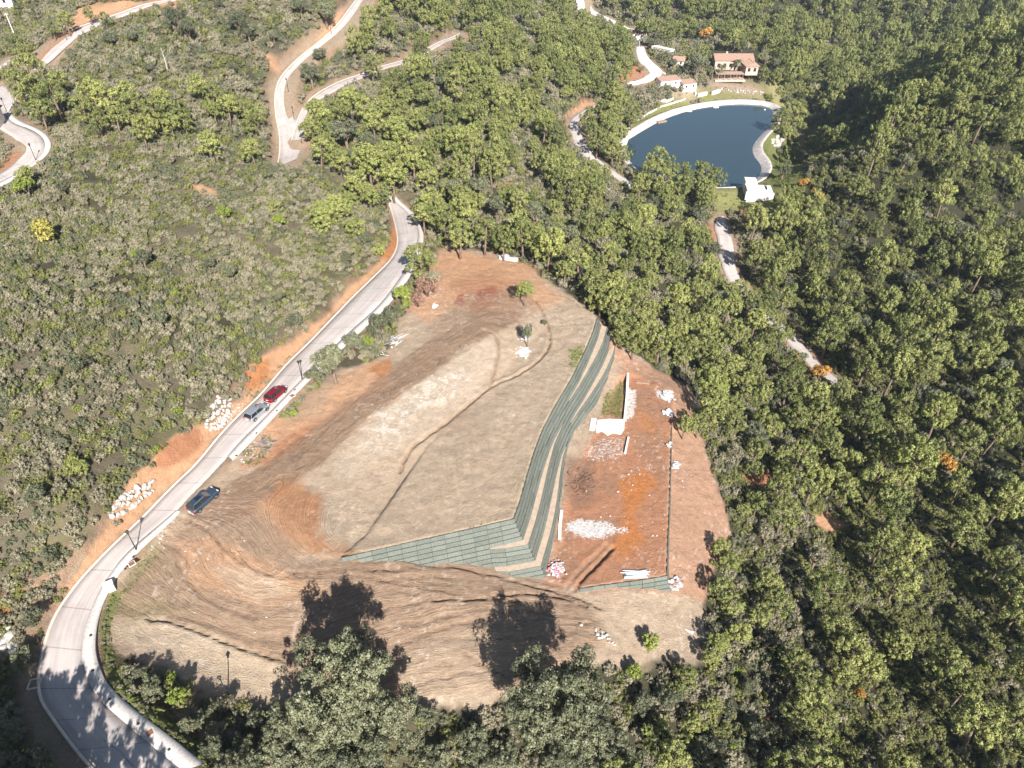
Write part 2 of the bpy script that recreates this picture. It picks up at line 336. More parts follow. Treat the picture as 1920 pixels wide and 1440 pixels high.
# ------------------------------------------------------------------ materials
def mat(name): m = bpy.data.materials.new(name); m.use_nodes = True; return m, m.node_tree, m.node_tree.nodes['Principled BSDF']
def N(t, kind, **kw):
    n = t.nodes.new('ShaderNode' + kind)
    for k, v in kw.items():
        if k in n.inputs: n.inputs[k].default_value = v
        else: setattr(n, k, v)
    return n
def plain(name, col, rough=.8, noise=.12, scale=3.0, metal=0, bump=0.0, spec=.3):
    m, t, b = mat(name); b.inputs['Roughness'].default_value = rough; b.inputs['Metallic'].default_value = metal
    b.inputs['Specular IOR Level'].default_value = spec
    tc = N(t, 'TexCoord'); nz = N(t, 'TexNoise', Scale=scale, Detail=6.0, Roughness=.65); t.links.new(tc.outputs['Object'], nz.inputs['Vector'])
    rp = N(t, 'MapRange'); rp.inputs[1].default_value = .3; rp.inputs[2].default_value = .7; rp.inputs[3].default_value = 1 - noise; rp.inputs[4].default_value = 1 + noise
    t.links.new(nz.outputs[0], rp.inputs[0])
    mx = N(t, 'VectorMath', operation='SCALE'); mx.inputs[0].default_value = col; t.links.new(rp.outputs[0], mx.inputs['Scale'])
    t.links.new(mx.outputs[0], b.inputs['Base Color'])
    if bump:
        bp = N(t, 'Bump', Strength=.8, Distance=bump); t.links.new(nz.outputs[0], bp.inputs['Height']); t.links.new(bp.outputs[0], b.inputs['Normal'])
    return m
def foliage(name, c1, c2, gloss=.35):
    m, t, b = mat(name)
    b.inputs['Roughness'].default_value = .55; b.inputs['Specular IOR Level'].default_value = gloss
    oi = N(t, 'ObjectInfo'); at = N(t, 'Attribute', attribute_name='tint')
    add = N(t, 'Math', operation='MULTIPLY_ADD'); t.links.new(at.outputs['Fac'], add.inputs[0]); add.inputs[1].default_value = .62
    sc = N(t, 'Math', operation='MULTIPLY'); t.links.new(oi.outputs['Random'], sc.inputs[0]); sc.inputs[1].default_value = .45
    t.links.new(sc.outputs[0], add.inputs[2])
    mx = N(t, 'Mix', data_type='RGBA'); mx.inputs[6].default_value = (*c1, 1); mx.inputs[7].default_value = (*c2, 1); t.links.new(add.outputs[0], mx.inputs[0])
    t.links.new(mx.outputs[2], b.inputs['Base Color'])
    tr = N(t, 'BsdfTranslucent'); t.links.new(mx.outputs[2], tr.inputs[0]); ms = N(t, 'MixShader'); ms.inputs[0].default_value = .14
    t.links.new(b.outputs[0], ms.inputs[1]); t.links.new(tr.outputs[0], ms.inputs[2])
    t.links.new(ms.outputs[0], t.nodes['Material Output'].inputs[0])
    return m
M = {}
M['pine'] = foliage('pine needles', (.062, .082, .024), (.30, .312, .098))
M['pine_bright'] = foliage('bright pine needles', (.15, .175, .045), (.34, .355, .11))
M['oak'] = foliage('oak leaves', (.045, .055, .028), (.205, .21, .118), .5)
M['olive'] = foliage('scrub green leaves', (.07, .082, .028), (.275, .275, .092))
M['grey'] = foliage('dry grey twigs', (.12, .108, .066), (.335, .30, .20))
M['teal'] = foliage('blue green scrub leaves', (.07, .08, .042), (.20, .205, .12))
M['lime'] = foliage('fresh green leaves', (.13, .17, .03), (.26, .30, .06))
M['yellow'] = foliage('yellow leaves', (.20, .185, .04), (.38, .33, .08))
M['orange'] = foliage('orange autumn leaves', (.32, .16, .03), (.55, .30, .07))
M['russet'] = foliage('dead russet twigs', (.20, .11, .075), (.40, .25, .18))
M['palm'] = foliage('palm fronds', (.10, .11, .05), (.25, .24, .12))
M['bark'] = plain('bark', (.17, .12, .09), .9, .3, 4, bump=.02)
M['bark_pale'] = plain('pale bark', (.38, .33, .28), .9, .2, 4)
M['concrete'] = plain('concrete road', (.50, .465, .44), .85, .07, .35)
M['white'] = plain('white paint', (.66, .64, .60), .8, .08, 1.2)
M['plaster'] = plain('off white plaster', (.70, .66, .60), .85, .12, .8)
M['rock'] = plain('pale limestone', (.40, .37, .335), .9, .4, 1.6, bump=.05)
M['black'] = plain('black iron', (.03, .03, .032), .5, .1)
M['steel'] = plain('galvanised steel', (.42, .43, .44), .4, .15, metal=.7)
M['terracotta'] = plain('terracotta tiles', (.34, .22, .165), .85, .3, 3)
M['red_tile'] = plain('red tiles', (.42, .13, .08), .85, .3, 3)
M['brown_wood'] = plain('weathered timber', (.28, .19, .15), .85, .2)
M['dark'] = plain('dark opening', (.02, .022, .025), .4, .1)
M['kerb'] = plain('kerb concrete', (.58, .50, .42), .9, .15, 1)
M['rust'] = plain('rusty iron cover', (.20, .10, .07), .8, .3, 6)
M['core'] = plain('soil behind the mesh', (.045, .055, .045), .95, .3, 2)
M['berm'] = plain('sandy ledge', (.40, .31, .23), .95, .18, 1.5)
M['sheet'] = plain('white plastic sheet', (.52, .52, .52), .5, .35)
M['bluegrey'] = plain('blue grey plastic pipe', (.42, .46, .52), .5, .2)
M['pink'] = plain('pink wrapping', (.62, .16, .22), .6, .3)
M['trash_white'] = plain('white rubbish', (.42, .40, .39), .6, .4)

# green mesh of the retaining walls
m, t, b = mat('green geogrid mesh'); M['mesh'] = m
tc = N(t, 'TexCoord'); oi = N(t, 'ObjectInfo'); nz = N(t, 'TexNoise', Scale=5.0, Detail=8.0, Roughness=.75); geo = N(t, 'NewGeometry')
t.links.new(geo.outputs['Position'], nz.inputs['Vector'])
mx = N(t, 'Mix', data_type='RGBA'); mx.inputs[6].default_value = (.055, .063, .052, 1); mx.inputs[7].default_value = (.155, .168, .142, 1)
ma = N(t, 'Math', operation='MULTIPLY_ADD'); ma.inputs[1].default_value = .3; t.links.new(oi.outputs['Random'], ma.inputs[0]); 
mr2 = N(t, 'MapRange'); mr2.inputs[1].default_value = .35; mr2.inputs[2].default_value = .65; mr2.inputs[4].default_value = .75; t.links.new(nz.outputs[0], mr2.inputs[0]); t.links.new(mr2.outputs[0], ma.inputs[2])
t.links.new(ma.outputs[0], mx.inputs[0]); t.links.new(mx.outputs[2], b.inputs['Base Color']); b.inputs['Roughness'].default_value = .8
bp = N(t, 'Bump', Strength=.7, Distance=.05); t.links.new(nz.outputs[0], bp.inputs['Height']); t.links.new(bp.outputs[0], b.inputs['Normal'])

# lake water
m, t, b = mat('lake water'); M['water'] = m
b.inputs['Base Color'].default_value = (.028, .050, .064, 1); b.inputs['Roughness'].default_value = .03; b.inputs['IOR'].default_value = 1.33; b.inputs['Specular IOR Level'].default_value = .5
tc = N(t, 'TexCoord'); nz = N(t, 'TexNoise', Scale=1.2, Detail=4.0); t.links.new(tc.outputs['Object'], nz.inputs['Vector'])
bp = N(t, 'Bump', Strength=.25, Distance=.02); t.links.new(nz.outputs[0], bp.inputs['Height']); t.links.new(bp.outputs[0], b.inputs['Normal'])

# concrete road with joints, stains and cracks
m, t, b = mat('pale concrete paving'); M['road'] = m; b.inputs['Roughness'].default_value = .85
uv = N(t, 'Attribute', attribute_name='ruv'); geo = N(t, 'NewGeometry')
n1 = N(t, 'TexNoise', Scale=.22, Detail=6.0, Roughness=.6); t.links.new(geo.outputs['Position'], n1.inputs['Vector'])
n2 = N(t, 'TexNoise', Scale=3.5, Detail=8.0, Roughness=.8); t.links.new(geo.outputs['Position'], n2.inputs['Vector'])
cr = N(t, 'ValToRGB'); cr.color_ramp.elements[0].position = .3; cr.color_ramp.elements[0].color = (.385, .335, .305, 1); cr.color_ramp.elements[1].position = .7; cr.color_ramp.elements[1].color = (.475, .425, .40, 1)
t.links.new(n1.outputs[0], cr.inputs[0])
mp = N(t, 'MapRange'); mp.inputs[1].default_value = .3; mp.inputs[2].default_value = .7; mp.inputs[3].default_value = .92; mp.inputs[4].default_value = 1.06; t.links.new(n2.outputs[0], mp.inputs[0])
s1 = N(t, 'VectorMath', operation='SCALE'); t.links.new(cr.outputs[0], s1.inputs[0]); t.links.new(mp.outputs[0], s1.inputs['Scale'])
# expansion joints every 5 m, and slightly darker wheel lanes
sx = N(t, 'SeparateXYZ'); t.links.new(uv.outputs['Vector'], sx.inputs[0])
jm = N(t, 'Math', operation='PINGPONG'); jm.inputs[1].default_value = 2.6; t.links.new(sx.outputs[0], jm.inputs[0])
jl = N(t, 'MapRange'); jl.inputs[1].default_value = .02; jl.inputs[2].default_value = .10; jl.inputs[3].default_value = .6; jl.inputs[4].default_value = 1; t.links.new(jm.outputs[0], jl.inputs[0])
s2 = N(t, 'VectorMath', operation='SCALE'); t.links.new(s1.outputs[0], s2.inputs[0]); t.links.new(jl.outputs[0], s2.inputs['Scale'])
stv = N(t, 'Mapping'); stv.inputs['Scale'].default_value = (.12, 2.2, 1); t.links.new(uv.outputs['Vector'], stv.inputs['Vector'])
n3 = N(t, 'TexNoise', Scale=1.0, Detail=5.0); t.links.new(stv.outputs[0], n3.inputs['Vector'])
sl = N(t, 'MapRange'); sl.inputs[1].default_value = .35; sl.inputs[2].default_value = .7; sl.inputs[3].default_value = .84; sl.inputs[4].default_value = 1.05; t.links.new(n3.outputs[0], sl.inputs[0])
s3 = N(t, 'VectorMath', operation='SCALE'); t.links.new(s2.outputs[0], s3.inputs[0]); t.links.new(sl.outputs[0], s3.inputs['Scale'])
t.links.new(s3.outputs[0], b.inputs['Base Color'])
# pavement of pale gravelly concrete
m, t, b = mat('speckled pavement concrete'); M['walk'] = m; b.inputs['Roughness'].default_value = .9
geo = N(t, 'NewGeometry'); n1 = N(t, 'TexNoise', Scale=4.0, Detail=8.0, Roughness=.85); t.links.new(geo.outputs['Position'], n1.inputs['Vector'])
cr = N(t, 'ValToRGB'); cr.color_ramp.elements[0].position = .32; cr.color_ramp.elements[0].color = (.27, .24, .22, 1); cr.color_ramp.elements[1].position = .55; cr.color_ramp.elements[1].color = (.54, .50, .46, 1)
t.links.new(n1.outputs[0], cr.inputs[0]); t.links.new(cr.outputs[0], b.inputs['Base Color'])

# ground: own colours from the vertex attribute, grain and machine streaks from noise
m, t, b = mat('ground earth'); M['ground'] = m; b.inputs['Roughness'].default_value = .95; b.inputs['Specular IOR Level'].default_value = .1
ca = N(t, 'Attribute', attribute_name='gcol'); fa = N(t, 'Attribute', attribute_name='flow'); geo = N(t, 'NewGeometry')
sf = N(t, 'SeparateXYZ'); t.links.new(fa.outputs['Vector'], sf.inputs[0])      # x psi, y bare, z streak strength
nA = N(t, 'TexNoise', Scale=.9, Detail=10.0, Roughness=.72); t.links.new(geo.outputs['Position'], nA.inputs['Vector'])
nB = N(t, 'TexNoise', Scale=7.0, Detail=4.0, Roughness=.7); t.links.new(geo.outputs['Position'], nB.inputs['Vector'])
sp = N(t, 'SeparateXYZ'); t.links.new(geo.outputs['Position'], sp.inputs[0])
wv = N(t, 'TexNoise', Scale=.22, Detail=3.0); t.links.new(geo.outputs['Position'], wv.inputs['Vector'])
wm = N(t, 'Math', operation='MULTIPLY_ADD'); wm.inputs[1].default_value = 1.3; t.links.new(wv.outputs[0], wm.inputs[0]); t.links.new(sf.outputs[0], wm.inputs[2])
cb = N(t, 'CombineXYZ'); t.links.new(wm.outputs[0], cb.inputs[0])
m5 = N(t, 'Math', operation='MULTIPLY'); m5.inputs[1].default_value = .06; t.links.new(sp.outputs[0], m5.inputs[0]); t.links.new(m5.outputs[0], cb.inputs[1])
nS = N(t, 'TexNoise', Scale=5.0, Detail=8.0, Roughness=.75); t.links.new(cb.outputs[0], nS.inputs['Vector'])
def rng_(src, a, b2, lo, hi):
    r = N(t, 'MapRange'); r.inputs[1].default_value = a; r.inputs[2].default_value = b2; r.inputs[3].default_value = lo; r.inputs[4].default_value = hi; t.links.new(src, r.inputs[0]); return r.outputs[0]
def mul(a, b2):
    q = N(t, 'Math', operation='MULTIPLY'); t.links.new(a, q.inputs[0]); t.links.new(b2, q.inputs[1]); return q.outputs[0]
gA = rng_(nA.outputs[0], .3, .7, .78, 1.2); gB = rng_(nB.outputs[0], .3, .7, .82, 1.18); g = mul(gA, gB)
st = rng_(nS.outputs[0], .3, .7, .70, 1.24)
one = N(t, 'Mix'); one.inputs[2].default_value = 1.0; t.links.new(sf.outputs[2], one.inputs[0]); t.links.new(st, one.inputs[3])
g = mul(g, one.outputs[0])
sc = N(t, 'VectorMath', operation='SCALE'); t.links.new(ca.outputs['Color'], sc.inputs[0]); t.links.new(g, sc.inputs['Scale'])
nW = N(t, 'TexNoise', Scale=2.4, Detail=9.0, Roughness=.78); t.links.new(geo.outputs['Position'], nW.inputs['Vector'])
wa = N(t, 'Math', operation='ADD'); t.links.new(sf.outputs[1], wa.inputs[0]); t.links.new(rng_(nW.outputs[0], .3, .7, 0, .55), wa.inputs[1])
wf = rng_(wa.outputs[0], .78, .92, 0, 1); wx = N(t, 'Mix', data_type='RGBA'); wx.inputs[7].default_value = (.60, .575, .55, 1); t.links.new(wf, wx.inputs[0])
# thin dark creases left by the tracks
n6 = N(t, 'TexNoise', Scale=1.7, Detail=3.0, Roughness=.55); t.links.new(cb.outputs[0], n6.inputs['Vector'])
sb = N(t, 'Math', operation='SUBTRACT'); sb.inputs[1].default_value = .5; t.links.new(n6.outputs[0], sb.inputs[0]); ab = N(t, 'Math', operation='ABSOLUTE'); t.links.new(sb.outputs[0], ab.inputs[0])
cz_ = rng_(ab.outputs[0], 0, .013, .0, 1.0); cz2 = rng_(cz_, 0, 1, .50, 1.0); c1 = N(t, 'Mix'); c1.inputs[2].default_value = 1.0; t.links.new(mul(sf.outputs[2], rng_(nA.outputs[0], .42, .55, 0, 1)), c1.inputs[0]); t.links.new(cz2, c1.inputs[3])
s9 = N(t, 'VectorMath', operation='SCALE'); t.links.new(sc.outputs[0], s9.inputs[0]); t.links.new(c1.outputs[0], s9.inputs['Scale'])
t.links.new(s9.outputs[0], wx.inputs[6]); t.links.new(wx.outputs[2], b.inputs['Base Color'])
hs = N(t, 'Math', operation='MULTIPLY_ADD'); t.links.new(nS.outputs[0], hs.inputs[0]); t.links.new(sf.outputs[2], hs.inputs[1]); t.links.new(nA.outputs[0], hs.inputs[2])
hb = N(t, 'Math', operation='MULTIPLY_ADD'); t.links.new(nB.outputs[0], hb.inputs[0]); hb.inputs[1].default_value = .6; t.links.new(hs.outputs[0], hb.inputs[2])
bp = N(t, 'Bump', Strength=1.0, Distance=.35); t.links.new(hb.outputs[0], bp.inputs['Height']); t.links.new(bp.outputs[0], b.inputs['Normal'])

# ------------------------------------------------------------------ object helpers
def tag(o, label=None, cat=None, group=None, kind=None):
    if label: o['label'] = label
    if cat: o['category'] = cat
    if group: o['group'] = group
    if kind: o['kind'] = kind
    return o
def link(name, me, mt=None, parent=None, loc=None):
    o = bpy.data.objects.new(name, me); COL.objects.link(o)
    if mt is not None and me is not None and not me.materials: me.materials.append(mt)
    if parent is not None: o.parent = parent
    if loc is not None: o.location = loc
    return o
def mesh_np(name, v, f, smooth=False):
    """v (n,3), f (m,k) equal-sided faces"""
    v = np.asarray(v, np.float32); f = np.asarray(f, np.int32); me = bpy.data.meshes.new(name); k = f.shape[1]
    me.vertices.add(len(v)); me.vertices.foreach_set('co', v.ravel())
    me.loops.add(f.size); me.loops.foreach_set('vertex_index', f.ravel())
    me.polygons.add(len(f)); me.polygons.foreach_set('loop_start', np.arange(0, f.size, k, dtype=np.int32))
    me.polygons.foreach_set('loop_total', np.full(len(f), k, np.int32))
    if smooth: me.polygons.foreach_set('use_smooth', np.ones(len(f), bool))
    me.update(calc_edges=True); return me
class MB:
    def __init__(s): s.v = []; s.f = []
    def add(s, vs, fs):
        n = len(s.v); s.v += [tuple(p) for p in vs]; s.f += [tuple(i + n for i in f) for f in fs]
    def box(s, c, d, rz=0.0, taper=1.0):
        x, y, z = d[0] / 2, d[1] / 2, d[2] / 2; vs = []
        for k, (sz) in enumerate((-1, 1)):
            tf = taper if sz > 0 else 1
            for sx_, sy_ in ((-1, -1), (1, -1), (1, 1), (-1, 1)):
                px_, py_ = sx_ * x * tf, sy_ * y * tf
                vs.append((c[0] + px_ * math.cos(rz) - py_ * math.sin(rz), c[1] + px_ * math.sin(rz) + py_ * math.cos(rz), c[2] + sz * z))
        s.add(vs, [(0, 3, 2, 1), (4, 5, 6, 7), (0, 1, 5, 4), (1, 2, 6, 5), (2, 3, 7, 6), (3, 0, 4, 7)])
    def tube(s, pts, rad, n=6):
        pts = [Vector(p) for p in pts]; rings = []
        for i, p in enumerate(pts):
            d = (pts[min(i + 1, len(pts) - 1)] - pts[max(i - 1, 0)]); d = d.normalized() if d.length > 0 else Vector((0, 0, 1))
            a = d.orthogonal().normalized(); b2 = d.cross(a); r = rad[i] if hasattr(rad, '__len__') else rad
            rings.append([p + (a * math.cos(2 * math.pi * k / n) + b2 * math.sin(2 * math.pi * k / n)) * r for k in range(n)])
        vs = [q for r in rings for q in r]; fs = []
        for i in range(len(pts) - 1):
            for k in range(n): fs.append((i * n + k, i * n + (k + 1) % n, (i + 1) * n + (k + 1) % n, (i + 1) * n + k))
        fs.append(tuple(range(n))[::-1]); fs.append(tuple((len(pts) - 1) * n + k for k in range(n)))
        s.add(vs, fs)
    def prism(s, poly, z0, z1):
        n = len(poly); s.add([(p[0], p[1], z0) for p in poly] + [(p[0], p[1], z1) for p in poly],
                             [tuple(range(n))[::-1], tuple(range(n, 2 * n))] + [(i, (i + 1) % n, n + (i + 1) % n, n + i) for i in range(n)])
    def me(s, name, smooth=False):
        me = bpy.data.meshes.new(name); me.from_pydata(s.v, [], s.f); me.update()
        if smooth: me.polygons.foreach_set('use_smooth', [True] * len(me.polygons))
        return me
    def obj(s, name, mt, parent=None, loc=None, smooth=False): return link(name, s.me(name, smooth), mt, parent, loc)
def empty(name, loc, rz=0.0, sc=1.0):
    o = bpy.data.objects.new(name, None); COL.objects.link(o); o.location = loc; o.rotation_euler = (0, 0, rz); o.scale = (sc,) * 3; o.empty_display_size = .3
    return o
def kids(o): return CH.get(o.name, [])
def copy_tree(o, parent=None):
    c = o.copy(); COL.objects.link(c)
    if parent is not None: c.parent = parent
    for k_ in list(o.children): copy_tree(k_, c)
    return c
def ground_pt(px, py, dz=0.0):
    q = P(px, py, dz)[0]; return Vector((q[0], q[1], q[2] - dz))

# ------------------------------------------------------------------ ground sheet
C = dict(beige=(.37, .285, .205), tan=(.39, .295, .21), pale=(.43, .345, .26), white=(.56, .48, .40), brown=(.25, .16, .105), brown2=(.30, .20, .135), red=(.30, .125, .065), redp=(.355, .165, .09), orange=(.40, .175, .075),
         orange2=(.47, .27, .155), rust=(.30, .10, .055), litter=(.06, .055, .034), scrubg=(.15, .125, .085), grass=(.13, .16, .045), grass2=(.205, .185, .085), shade=(.09, .08, .05), gbeige=(.30, .25, .18), gravel=(.36, .30, .27), greyg=(.20, .21, .19))
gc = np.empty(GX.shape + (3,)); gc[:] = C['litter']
def blend(msk, col, amt=1.0):
    k = (msk * amt)[..., None]; gc[:] = gc * (1 - k) + np.array(col) * k
big = fbm(GX / 14, GY / 14, 4, 3)
left = sstep(900, 700, PX) * (GY > 20)
blend(left * sstep(.35, .6, big), C['scrubg'], .9); blend(sstep(.5, .7, fbm(GX / 5, GY / 5, 3, 1)) * left, C['grass2'], .35)
blend(sstep(1330, 1480, PX - PY * .1) * sstep(1000, 800, PY), (.036, .036, .022), .95)  # right wood ground colour darkened to stand in for shade between trees
def paint(poly, col, amt=1, f=8, nz=10, sc=.25): blend(pm(poly, f, nz, sc), C[col] if isinstance(col, str) else col, amt)
# road verges
for nm in ROADS:
    c_, h_ = CENT[nm]; Cc = c_[:, :2]
    m_ = (GX > Cc[:, 0].min() - 10) & (GX < Cc[:, 0].max() + 10) & (GY > Cc[:, 1].min() - 10) & (GY < Cc[:, 1].max() + 10)
    d = seg_dist(GX[m_], GY[m_], Cc); q = d[0] - h_[d[1]] + (fbm(GX[m_] / 2, GY[m_] / 2, 2) - .5) * 3
    mm = np.zeros(GX.shape); mm[m_] = sstep(3.2, .8, q); blend(mm, (.33, .21, .14), .75)
    mm[m_] = sstep(1.2, .2, q); blend(mm, C['gbeige'], .6)
# orange cut banks
for poly, cc in (([(752,420),(735,440),(722,470),(700,500),(655,545),(600,600),(545,640),(500,662),(462,690),(462,745),(490,738),(520,700),(545,675),(650,567),(727,492),(750,455)], 'orange2'),
                 ([(470,735),(440,760),(400,790),(355,800),(310,835),(280,865),(245,900),(215,940),(200,985),(150,1070),(110,1120),(100,1150),(121,1120),(187,1037),(267,963),(320,910),(370,867),(412,812),(449,773),(487,740)], 'orange2'),
                 ([(455,690),(500,675),(505,705),(480,735),(460,735)], 'orange'), ([(300,840),(370,800),(385,830),(330,870),(285,880)], 'redp'),
                 ([(345,20),(250,0),(160,5),(105,30),(100,60),(130,55),(180,38),(260,5),(330,-4)], 'orange2'), ([(95,80),(150,50),(110,95),(75,120)], 'redp'),
                 ([(60,1060),(130,1050),(120,1120),(85,1160),(70,1220),(45,1210),(30,1120)], 'brown2'), ([(0,1110),(40,1100),(45,1140),(0,1170)], 'orange'),
                 ([(735,425),(745,430),(748,460),(720,490),(712,480)], 'orange'),
                 ([(0,305),(30,285),(40,290),(22,312),(0,326)], 'redp'), ([(28,175),(45,180),(45,200),(25,200)], 'orange2'),
                 ([(360,345),(400,352),(405,365),(372,360)], 'orange2'), ([(480,90),(500,95),(530,130),(515,135)], 'orange2'),
                 ([(620,40),(640,20),(645,45),(600,85),(560,110),(600,70)], 'orange2'), ([(1060,215),(1080,195),(1118,185),(1120,200),(1078,214)], 'orange2'),
                 ([(1320,430),(1337,420),(1347,447),(1345,470),(1335,460)], 'redp'), ([(1150,125),(1190,118),(1210,130),(1205,145),(1165,150)], 'redp'),
                 ([(1385,890),(1440,880),(1470,900),(1440,915),(1395,910)], 'redp'), ([(1520,960),(1560,955),(1590,985),(1560,1000),(1530,990)], 'orange2'),
                 ([(1895,1035),(1930,1045),(1925,1070),(1900,1060)], 'orange2'), ([(1480,640),(1500,660),(1520,690),(1545,700),(1530,660),(1540,680),(1560,700),(1540,720),(1500,690)], 'redp'),
                 ([(930,340),(970,345),(960,370),(935,360)], 'orange2'), ([(1090,350),(1130,380),(1110,390),(1080,365)], 'orange2'), ([(1420,1310),(1445,1330),(1440,1370),(1415,1340)], 'redp')):
    paint(poly, cc, .95, 5, 9, .4)
# the building site
s_ = sstep(.8, -.8, dsite + (fbm(GX / 1.5, GY / 1.5, 3) - .5) * 2.2)
blend(s_, C['beige'])
vv = fbm(GX / 11, GY / 11, 4, 2)
blend(s_ * sstep(.5, .7, vv), C['tan'], .8); blend(s_ * sstep(.5, .3, vv), C['brown2'], .3)
paint([(820,470),(990,490),(1050,560),(1020,580),(960,560),(900,545),(860,570),(800,600),(770,580),(790,540)], 'orange2', .9, 12, 14)
paint([(830,475),(900,475),(940,520),(880,560),(850,580),(835,540)], 'orange2', .6); paint([(850,540),(900,510),(960,520),(1000,540),(960,590),(880,590)], 'redp', .55, 12, 12)
paint([(880,575),(895,545),(930,535),(935,560),(905,582)], 'rust', .85, 4, 5); paint([(852,570),(858,550),(872,548),(868,575)], 'rust', .9, 3, 3)
paint([(500,800),(560,760),(640,700),(700,685),(735,700),(730,730),(640,780),(560,830),(500,870),(450,880)], 'orange2', .8, 10, 12)
paint([(450,870),(500,850),(560,800),(600,790),(580,830),(500,880)], 'redp', .75, 8, 10); paint([(690,690),(730,672),(735,695),(715,710)], 'orange', .8, 6, 6)
paint([(600,700),(640,705),(600,770),(540,790),(520,780)], 'gbeige', .4)
paint(TRACK, 'brown', .8, 7, 7); paint([(860,560),(980,540),(1010,570),(960,610),(880,610),(820,640),(800,620)], 'brown2', .6, 14, 12)
paint([(640,860),(700,790),(790,720),(870,660),(925,625),(930,680),(900,730),(820,790),(740,850),(660,900),(620,900)], 'pale', .75, 10, 12)
wm_ = pm([(660,820),(760,740),(850,690),(900,700),(860,740),(760,800),(700,850)], 10, 20, .5) * sstep(.52, .66, fbm(GX * .9, GY * .9, 4, 1)); blend(wm_, C['white'], .8)
paint([(560,900),(600,930),(600,1000),(660,1040),(600,1050),(540,1000),(500,950),(520,905)], 'orange', .7, 14, 22); paint([(500,930),(540,960),(600,1030),(560,1050),(500,1000),(470,960)], 'orange2', .5, 14, 14)
paint([(690,1010),(760,960),(800,900),(900,830),(1000,750),(960,900),(940,965),(800,1000)], 'tan', .6, 20, 20)
paint(FAN, 'brown2', .75, 16, 16)
paint([(330,1015),(400,1000),(470,1040),(540,1080),(600,1110),(520,1130),(430,1120),(360,1090)], 'orange2', .55, 14, 14); paint([(400,1060),(480,1070),(560,1110),(500,1125),(430,1110)], 'pale', .5, 10, 12)
paint([(215,1150),(230,1090),(300,1030),(340,1060),(330,1120),(400,1180),(300,1160)], (.27, .195, .125), .6, 12, 12)
paint([(210,1165),(280,1155),(360,1170),(470,1215),(540,1240),(520,1310),(420,1310),(330,1260),(250,1210)], 'tan', .8, 5, 6); paint([(250,1160),(330,1165),(450,1210),(430,1225),(330,1185)], 'pale', .6, 5, 8)
paint([(215,1140),(300,1130),(340,1145),(250,1165)], (.24, .20, .11), .5, 10, 10); paint([(290,1010),(300,1030),(255,1090),(215,1140),(205,1130),(250,1060)], (.25, .21, .12), .6, 6, 8)
paint([(760,1230),(860,1180),(960,1190),(950,1290),(800,1310),(760,1290)], 'tan', .7, 14, 16)
paint([(1140,1130),(1260,1130),(1320,1150),(1320,1240),(1200,1240),(1140,1200)], 'tan', .6, 12, 12)
# pad
padm = sstep(.3, -.6, dpad + (fbm(GX / 1.5, GY / 1.5, 2) - .5) * 1.2)
pb = pm([(1125,600),(1170,660),(1290,720),(1310,800),(1370,1000),(1320,1130),(1250,1110),(1090,1110),(1020,1100),(1060,900),(1130,780)], 6, 8)
blend(pb, (.37, .215, .14), .9); blend(padm, C['redp'], .75)
blend(padm * sstep(.45, .6, fbm(GX / 4, GY / 4, 4)), C['brown'], .45)
paint([(1160,900),(1210,880),(1235,900),(1210,930),(1190,960),(1210,1010),(1180,1040),(1150,1030),(1170,960)], (.42, .16, .05), .8, 8, 10)
paint([(1190,760),(1230,790),(1225,830),(1200,800)], 'orange', .6); paint([(1145,1040),(1200,1015),(1160,1050)], 'orange', .6)
paint([(1060,850),(1110,860),(1120,940),(1070,960),(1055,910)], (.22, .13, .09), .7, 8, 10)
paint([(1130,650),(1165,680),(1150,740),(1120,790),(1110,800),(1140,700)], 'beige', .8, 6, 6)
paint([(1130,745),(1168,715),(1168,785),(1125,780)], (.16, .155, .06), .7, 5, 8)
WH = np.zeros(GX.shape)
for poly, amt, f_ in (([(1060,975),(1100,966),(1140,975),(1178,985),(1182,1000),(1130,1016),(1075,1012),(1058,995)], .70, 16), ([(1085,850),(1120,812),(1185,815),(1175,862),(1105,875)], .52, 14), ([(1168,712),(1197,730),(1190,785),(1172,792)], .62, 7),
                      ([(1226,731),(1262,733),(1262,754),(1238,750)], .8, 5), ([(1205,855),(1230,870),(1222,896),(1203,880)], .5, 8), ([(700,770),(760,725),(850,680),(905,690),(860,745),(760,800),(700,850),(660,860)], .47, 22),
                      ([(215,1160),(330,1165),(470,1215),(460,1235),(330,1195),(230,1180)], .40, 12), ([(650,1040),(760,1046),(850,1062),(990,1092),(1060,1105),(990,1100),(860,1075),(760,1060)], .42, 6), ([(560,1000),(620,930),(690,960),(660,1020)], .36, 18), ([(1080,1160),(1130,1165),(1170,1205),(1120,1200)], .4, 10),
                      ([(320,965),(350,955),(290,1030),(255,1065),(262,1050)], .5, 6), ([(1380,755),(1410,740),(1440,750),(1420,800),(1390,800)], 0, 5), ([(425,745),(470,760),(440,800),(400,812)], .5, 8)):
    WH = np.maximum(WH, pm(poly, f_, 8, .7) * amt)
# white pebbly specks through the worked soil
bk = pm([(205,1172),(280,1163),(360,1172),(470,1218),(545,1246),(530,1310),(420,1305),(330,1262),(240,1215)], 3, 3); blend(bk, (.46, .365, .26), .5)
spk = sstep(.70, .76, fbm(GX * 2.6, GY * 2.6, 2, 3)) * s_ * sstep(.5, .62, fbm(GX / 6, GY / 6, 2, 2)); blend(spk, C['white'], .5)
blend(ditch_m * s_, C['brown'], .7)
